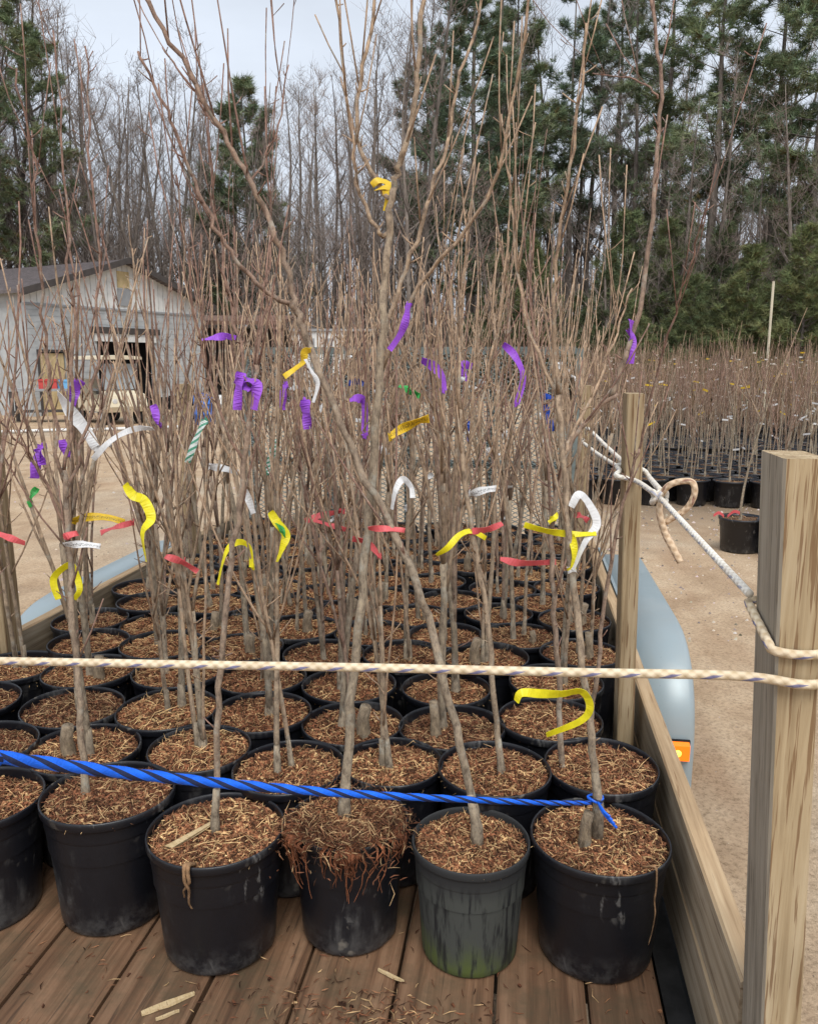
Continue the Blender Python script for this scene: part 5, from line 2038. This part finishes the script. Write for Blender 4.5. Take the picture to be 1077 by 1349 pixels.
for (x, y) in ((0.85, -0.5), (0.85, 0.5), (-0.8, -0.5), (-0.8, 0.5)):
    m = MB()
    m.lathe([(0.03, -0.1), (0.19, -0.1), (0.225, -0.06), (0.225, 0.06), (0.19, 0.1), (0.03, 0.1)], 20, axis=Matrix.Translation((x, y, 0.21)) @ Matrix.Rotation(R(90), 4, 'X'), close=True)
    w = cpart(m, 'wheel', 'rubber', smooth=True)
    m = MB()
    yy = -0.105 if y < 0 else 0.105
    m.lathe([(0.01, -0.004), (0.11, -0.004), (0.11, 0.004), (0.01, 0.004)], 14, axis=Matrix.Translation((x, y + yy, 0.21)) @ Matrix.Rotation(R(90), 4, 'X'), close=True)
    cpart(m, 'hub_cap', 'rim_paint', w)
for y in (-0.38, 0.38):
    m = MB()
    m.lathe([(0.01, -0.01), (0.07, -0.01), (0.07, 0.012), (0.01, 0.016)], 12, axis=Matrix.Translation((1.262, y, 0.66)) @ Matrix.Rotation(R(100), 4, 'Y'), close=True)
    cpart(m, 'headlight', 'white_paint')


# yard clutter by the barn
def crate(px_, dist, z, sx, sy, sz, mat, lab, nm='crate', rz=0.3):
    p = far(px_, dist)
    o = empty(nm, (p.x, p.y, z), rz)
    m = MB()
    t_ = 0.02
    m.box((-sx / 2, -sy / 2, 0), (sx / 2, sy / 2, t_))
    m.box((-sx / 2, -sy / 2, t_), (sx / 2, -sy / 2 + t_, sz))
    m.box((-sx / 2, sy / 2 - t_, t_), (sx / 2, sy / 2, sz))
    m.box((-sx / 2, -sy / 2 + t_, t_), (-sx / 2 + t_, sy / 2 - t_, sz))
    m.box((sx / 2 - t_, -sy / 2 + t_, t_), (sx / 2, sy / 2 - t_, sz))
    m.build('body', M[mat], o)
    m = MB()
    m.box((-sx / 2 - 0.02, -sy / 2 - 0.02, sz - 0.06), (sx / 2 + 0.02, -sy / 2 - 0.001, sz))
    m.box((-sx / 2 - 0.02, sy / 2 + 0.001, sz - 0.06), (sx / 2 + 0.02, sy / 2 + 0.02, sz))
    m.build('rim_lip', M[mat], o)
    tag(o, lab, 'crate')


bench = empty('work_bench', tuple(far(72, 26.5)), R(22))
bench.location.z = -0.02
tag(bench, 'rough work bench holding plastic crates outside the barn wall', 'bench')
m = MB()
m.box((-1.3, -0.4, 0.92), (1.3, 0.4, 0.99))
m.build('bench_top', M['grey_metal'], bench)
for (x, y) in ((-1.2, -0.34), (1.2, -0.34), (-1.2, 0.34), (1.2, 0.34)):
    m = MB()
    m.box((x - 0.05, y - 0.05, 0), (x + 0.05, y + 0.05, 0.919))
    m.build('leg', M['dark_trim'], bench)
m = MB()
m.box((-1.15, -0.35, 0.3), (1.15, 0.35, 0.35))
m.build('shelf', M['dark_trim'], bench)
crate(62, 26.5, 0.971, 0.5, 0.4, 0.28, 'red_plastic', 'small red plastic crate on the bench by the barn', rz=R(22))
crate(82, 26.6, 0.971, 0.55, 0.4, 0.26, 'sky_plastic', 'light blue plastic crate on the bench by the barn', rz=R(22))


def drum(px_, dist, mat, lab, h=0.9, rad=0.29):
    p = far(px_, dist)
    o = empty('drum', (p.x, p.y, -0.02))
    m = MB()
    m.lathe([(0.02, 0), (rad, 0), (rad, h * 0.32), (rad + 0.015, h * 0.335), (rad, h * 0.35), (rad, h * 0.65), (rad + 0.015, h * 0.665), (rad, h * 0.68), (rad, h), (rad - 0.02, h)], 20, close=False)
    m.build('body', M[mat], o, True)
    m = MB()
    m.lathe([(rad - 0.021, h - 0.02), (rad * 0.3, h - 0.02), (0.02, h - 0.02)], 20)
    m.build('lid', M[mat], o)
    tag(o, lab, 'drum')


drum(266, 24.0, 'blue_plastic', 'dark blue plastic drum standing between barn and loaded trailer')
drum(285, 25.0, 'white_paint', 'white plastic drum beside the dark blue drum', 0.8, 0.25)


def barrow(px_, dist, rz, lab):
    p = far(px_, dist)
    o = empty('wheelbarrow', (p.x, p.y, -0.02), rz)
    m = MB()
    a, b = [(-0.5, -0.33), (0.5, -0.3), (0.5, 0.3), (-0.5, 0.33)], [(-0.3, -0.2), (0.35, -0.2), (0.35, 0.2), (-0.3, 0.2)]
    vs_ = [(x, y, 0.72) for x, y in a] + [(x, y, 0.42) for x, y in b] + [(x * 0.96, y * 0.94, 0.72) for x, y in a] + [(x * 0.96, y * 0.94, 0.44) for x, y in b]
    fs = [(4, 5, 6, 7), (11, 10, 9, 8 + 4 - 4)] if False else [(7, 6, 5, 4), (12, 13, 14, 15)]
    for i in range(4):
        j = (i + 1) % 4
        fs += [(i, j, 4 + j, 4 + i), (8 + j, 8 + i, 12 + i, 12 + j), (j, i, 8 + i, 8 + j)]
    m.add(vs_, fs)
    m.build('tray', M['frame_metal'], o)
    for y in (-0.22, 0.22):
        m = MB()
        m.bar((-1.0, y * 1.2, 0.68), (0.6, y * 0.5, 0.25), 0.04)
        m.bar((-0.35, y, 0.44), (-0.45, y, 0.0), 0.03)
        m.build('handle', M['dark_trim'], o)
    m = MB()
    m.lathe([(0.03, -0.05), (0.18, -0.05), (0.2, 0), (0.18, 0.05), (0.03, 0.05)], 18, axis=Matrix.Translation((0.68, 0, 0.2)) @ Matrix.Rotation(R(90), 4, 'X'), close=True)
    m.build('wheel', M['rubber'], o, True)
    tag(o, lab, 'wheelbarrow')


barrow(215, 25.5, 0.4, 'dark wheelbarrow standing level between golf cart and blue drum')
barrow(240, 26.5, 2.4, 'dark wheelbarrow turned away, close to the blue drum')
m = MB()
p0, p1 = onz(-40, 572, 0.0), onz(250, 563, 0.0)
m.tube(smooth_path([p0 + Vector((0, 0, .03)), p0 + (p1 - p0) * 0.35 + Vector((0, 0.1, .03)), p0 + (p1 - p0) * 0.7 + Vector((0, -0.15, .03)), p1 + Vector((0, 0, .03))], 8), [0.04] * 25, 8)
tag(m.build('pipe', M['white_paint'], smooth=True), 'long pale pipe lying on the dirt before the barn', 'pipe')

# ================================================================== the woods
def bare_tree(seed, H):
    r = random.Random(seed)
    tr, cr = MB(), MB()

    def wander(p, d, L, k, up, wob):
        pts = [p.copy()]
        d = d.normalized()
        for i in range(k):
            d = (d + Vector((r.gauss(0, wob), r.gauss(0, wob), r.gauss(0, wob * 0.5) + up))).normalized()
            pts.append(pts[-1] + d * (L / k))
        return pts

    r0 = H * r.uniform(0.0075, 0.0105)
    tp = wander(Vector((0, 0, -0.3)), Vector((r.gauss(0, .03), r.gauss(0, .03), 1)), H, 14, 0.03, 0.03)
    tr_r = [r0 * (1 - 0.93 * (i / 14) ** 1.1) + 0.008 for i in range(15)]
    tr.tube(tp, tr_r, 8)
    nb = r.randint(20, 28)
    for q in range(nb):
        f = r.uniform(0.28, 0.97) if q > 4 else r.uniform(0.12, 0.4)
        i = int(f * 14)
        p = tp[i] + (tp[min(i + 1, 14)] - tp[i]) * (f * 14 - i)
        a = r.uniform(0, 6.28)
        L = H * r.uniform(0.14, 0.30) * (1.15 - 0.75 * f)
        L = max(L, H * 0.06)
        b = wander(p, Vector((math.cos(a), math.sin(a), r.uniform(0.5, 1.5))), L, 6, 0.10, 0.10)
        rb = tr_r[i] * r.uniform(0.3, 0.5)
        tr.tube(b, [max(0.008, rb * (1 - k / 6.6)) for k in range(7)], 5, cap=False)
        for s in range(r.randint(5, 8)):
            j = r.randrange(1, 7)
            d2 = Vector((r.gauss(0, 1), r.gauss(0, 1), r.uniform(0.2, 1.8)))
            L2 = L * r.uniform(0.25, 0.5)
            b2 = wander(b[j], d2, L2, 4, 0.10, 0.12)
            cr.tube(b2, [0.013, 0.011, 0.009, 0.007, 0.005], 3, cap=False)
            for u in range(r.randint(4, 7)):
                k = r.randrange(1, 5)
                b3 = wander(b2[k], Vector((r.gauss(0, 1), r.gauss(0, 1), r.uniform(0.2, 2.0))), L2 * r.uniform(0.35, 0.8), 2, 0.08, 0.15)
                cr.tube(b3, [0.0075, 0.006, 0.004], 3, cap=False)
    return tr.mesh('trunk', M['tree_bark'], True), cr.mesh('crown', M['twig_bark'])


def pine_tree(seed, H, r0, spread, low, dense_, tone=1.0, tuft=0.30, droop=0.0, yel=1.0):
    r = random.Random(seed)
    tr, cr = MB(), MB()
    tp = [Vector((0.25 * mnoise.noise(Vector((seed, k * 0.4, 0))), 0.25 * mnoise.noise(Vector((seed, k * 0.4, 5))), -0.3 + H * k / 12)) for k in range(13)]
    tr.tube(tp, [r0 * (1 - 0.95 * k / 12) + 0.01 for k in range(13)], 8)

    def trunk_at(z):
        f = max(0, min(11.99, (z + 0.3) / H * 12))
        i = int(f)
        return tp[i] + (tp[i + 1] - tp[i]) * (f - i)

    z = H * low
    while z < H * 0.985:
        f = (z - H * low) / (H * (1 - low))
        prof = (min(1, f * 5 + 0.45)) * (1 - f) ** 0.62
        for q in range(r.randint(4, 6)):
            if r.random() > dense_:
                continue
            a = r.uniform(0, 6.28)
            L = max(0.35, spread * prof * r.uniform(0.55, 1.15))
            d = Vector((math.cos(a), math.sin(a), 0.12 + 0.5 * f - droop))
            p = trunk_at(z)
            pts = [p.copy()]
            n = 6
            for k in range(n):
                d = (d + Vector((r.gauss(0, .08), r.gauss(0, .08), 0.06))).normalized()
                pts.append(pts[-1] + d * (L / n))
            tr.tube(pts, [max(0.008, 0.045 * (L / spread) * (1 - k / 6.5)) for k in range(n + 1)], 4, cap=False)
            nt = int(8 + L * 9)
            for s in range(nt):
                g_ = 0.22 + 0.8 * math.sqrt(r.random())
                g_ = min(g_, 1.0)
                i = min(n - 1, int(g_ * n))
                c = pts[i] + (pts[i + 1] - pts[i]) * (g_ * n - i)
                side = Vector((-d.y, d.x, 0)).normalized() * r.gauss(0, 0.20 * L * (1.1 - 0.6 * g_))
                c = c + side + Vector((0, 0, r.gauss(0.05, 0.10)))
                tn = tone * r.uniform(0.65, 1.4)
                col = (0.158 * tn * r.uniform(0.85, 1.15) * yel, 0.198 * tn * (0.5 + 0.5 * yel), 0.122 * tn * r.uniform(0.85, 1.1) / yel)
                if r.random() < 0.08:
                    col = (0.11 * tn, 0.085 * tn, 0.035 * tn)
                out = Vector((d.x, d.y, 0.35))
                for b in range(19):
                    nd = Vector((r.gauss(0, 0.8), r.gauss(0, 0.8), r.gauss(0.25, 0.5))) + out * 0.6
                    nd = nd.normalized() * tuft * r.uniform(0.5, 1.15)
                    w = nd.cross(Vector((r.gauss(0, 1), r.gauss(0, 1), r.gauss(0, 1))))
                    if w.length < 1e-4:
                        continue
                    w = w.normalized() * tuft * 0.036
                    o_ = c + Vector((r.gauss(0, .05), r.gauss(0, .05), r.gauss(0, .04)))
                    bq = len(cr.v)
                    cr.v += [tuple(o_ - w), tuple(o_ + w), tuple(o_ + nd)]
                    cr.f.append([bq, bq + 1, bq + 2])
                    cr.m.append(0)
                    cr.c.append(col)
                    cr.uv.append(None)
        cr.use_c = True
        z += H * r.uniform(0.024, 0.036)
    return tr.mesh('trunk', M['tree_bark'], True), cr.mesh('crown', M['needles'])


def place_tree(name, pair, x, dist, scale, rz, lab, cat, group):
    p = far(x, dist)
    root = empty(name, (p.x, p.y, ground_z(p.x, p.y)), rz)
    root.scale = (scale,) * 3
    link('trunk', pair[0], root)
    link('crown', pair[1], root)
    tag(root, lab, cat, group)
    return root


BARE = [bare_tree(300 + i, 20.0) for i in range(8)]
r = random.Random(41)
for i in range(150):
    px_ = -160 + 1420 * ((i * 0.618034) % 1.0)
    dist = r.uniform(40, 62) if i % 3 else r.uniform(62, 90)
    if px_ > 560:
        dist += 14
        if i % 5 in (0, 2, 3):
            continue
    if px_ < 330 and dist < 48:
        dist += 10
    top = r.uniform(50, 150)
    if px_ > 520:
        top = r.uniform(-150, 90)
    if px_ < 110:
        top = r.uniform(-100, 80)
    if 250 < px_ < 400:
        top = r.uniform(100, 170)
    p = far(px_, dist)
    H = far_h(px_, top, dist) - ground_z(p.x, p.y)
    sc_ = max(0.55, min(1.35, H / 19.5))
    if dist < 48:
        sc_ *= r.uniform(0.7, 1.0)
    nm = 'bare grey hardwood tree in the leafless wood behind the barn and shed' if px_ < 540 else 'bare grey hardwood tree among the pines behind the nursery rows'
    place_tree('hardwood_tree', BARE[i % 8], px_, dist, sc_, r.uniform(0, 6.28), nm, 'tree', 'bare trees of the wood edge')

for k, px_ in enumerate((800, 846, 888, 930, 968, 1004, 1045, 1080, 725, 662)):
    place_tree('hardwood_tree', BARE[(k * 3) % 8], px_, 39 + (k * 7) % 6, 0.5 + 0.09 * (k % 4), k * 1.1, 'slender bare tree standing before the young evergreens', 'tree', 'slender bare trees before the evergreens')

PINE = [pine_tree(1, 24.0, 0.24, 4.6, 0.20, 0.95, 1.0, 0.50), pine_tree(2, 24.0, 0.26, 4.6, 0.32, 0.60, 1.0, 0.50), pine_tree(3, 22.0, 0.22, 4.0, 0.36, 0.50, 1.05, 0.48), pine_tree(4, 17.0, 0.2, 4.6, 0.12, 0.85, 1.0, 0.5)]
YOUNG = [pine_tree(11, 8.0, 0.09, 2.4, 0.05, 0.8, 0.70, 0.30, yel=1.12), pine_tree(12, 7.0, 0.08, 2.4, 0.04, 0.7, 0.8, 0.30, yel=1.15)]
for k, (px_, d, top, v_, lab) in enumerate([
    (62, 52, -20, 1, 'tall gappy pine standing behind the barn roof'),
    (-40, 50, -60, 2, 'tall pine at the wood edge past the barn, thin crown'),
    (332, 58, 100, 3, 'conical pine standing alone among bare trees, sky round its tip'),
    (560, 62, 30, 1, 'pine partly hidden behind the tall thick sapling'),
    (618, 50, -130, 0, 'broad dense dark pine directly behind the loaded trailer'),
    (672, 58, -60, 0, 'pine beside the broad dense one, slightly farther in'),
    (742, 62, -40, 2, 'slim pine with open crown between two denser pines'),
    (800, 66, -60, 1, 'pine set deep in the wood behind bare limbs'),
    (862, 56, -110, 1, 'tall pine with layered boughs above the young evergreens'),
    (925, 50, -150, 1, 'tall straight pine with layered boughs and bare lower trunk'),
    (1000, 52, -160, 2, 'tall pine with bare lower trunk and sky gaps in its crown'),
    (1052, 47, -150, 1, 'tall pine at the wood edge above the marker pole'),
    (1130, 50, -150, 0, 'dense pine at the end of the wood edge'),
]):
    p = far(px_, d)
    H = far_h(px_, top, d) - ground_z(p.x, p.y)
    place_tree('pine_tree', PINE[v_], px_, d, H / (24.0, 24.0, 22.0, 17.0)[v_], k * 1.37, lab, 'pine tree', 'pines of the wood edge')
for k, (px_, d, top) in enumerate([(800, 40, 335), (835, 37, 360), (872, 41, 322), (908, 38, 345), (940, 42, 312), (978, 38, 330), (1015, 41, 318), (1052, 37, 330), (1090, 40, 320), (820, 46, 300), (890, 47, 290), (955, 46, 300), (1035, 47, 285), (1070, 45, 310), (700, 45, 330), (655, 46, 345), (760, 44, 350)]):
    H = far_h(px_, top, d)
    v_ = k % 2
    H *= (1.0, 0.78, 1.12, 0.88, 1.05)[k % 5]
    place_tree('young_evergreen', YOUNG[v_], px_, d, H / (8.0 if v_ == 0 else 7.0) * 1.02, k * 0.9, 'bushy young evergreen at the edge of the wood behind the nursery rows', 'evergreen', 'young evergreens below the pines')

# the deep wood that reads as one mass: stems and brush behind the edge trees
r = random.Random(6)
m = MB()
for i in range(1500):
    px_ = r.uniform(-250, 1330)
    d = r.uniform(66, 130)
    p = far(px_, d)
    z = ground_z(p.x, p.y)
    H = r.uniform(8, 15) if r.random() < 0.7 else r.uniform(14, 19)
    rad = r.uniform(0.05, 0.13)
    g_ = r.uniform(0.7, 1.3)
    c = (0.19 * g_, 0.165 * g_, 0.145 * g_)
    a = Vector((p.x, p.y, z - 0.2))
    b = a + Vector((r.gauss(0, .5), r.gauss(0, .5), H))
    m.tube([a, (a + b) / 2 + Vector((r.gauss(0, .2), 0, 0)), b], [rad, rad * 0.7, 0.02], 4, c, cap=False)
    for q in range(9):
        f = r.uniform(0.25, 0.98)
        s = a + (b - a) * f
        e = s + Vector((r.gauss(0, 1.1), r.gauss(0, 1.1), r.uniform(0.3, 2.2)))
        m.tube([s, e], [0.03, 0.012], 3, c, cap=False)
for i in range(5000):
    px_ = r.uniform(-250, 1330)
    d = r.uniform(44, 100)
    p = far(px_, d)
    z = ground_z(p.x, p.y)
    g_ = r.uniform(0.7, 1.3)
    c = (0.19 * g_, 0.15 * g_, 0.12 * g_)
    a = Vector((p.x, p.y, z - 0.1))
    H = r.uniform(1.0, 5.0)
    m.tube([a, a + Vector((r.gauss(0, .3), r.gauss(0, .3), H * 0.5)), a + Vector((r.gauss(0, .8), r.gauss(0, .8), H))], [0.03, 0.022, 0.01], 3, c, cap=False)
    for q in range(2):
        s = a + Vector((0, 0, H * r.uniform(0.2, 0.7)))
        m.tube([s, s + Vector((r.gauss(0, .7), r.gauss(0, .7), r.uniform(0.3, 1.5)))], [0.015, 0.008], 3, c, cap=False)
tag(m.build('forest', M['pebbles']), 'deep leafless wood and brush behind the edge trees', 'woods', kind='stuff')
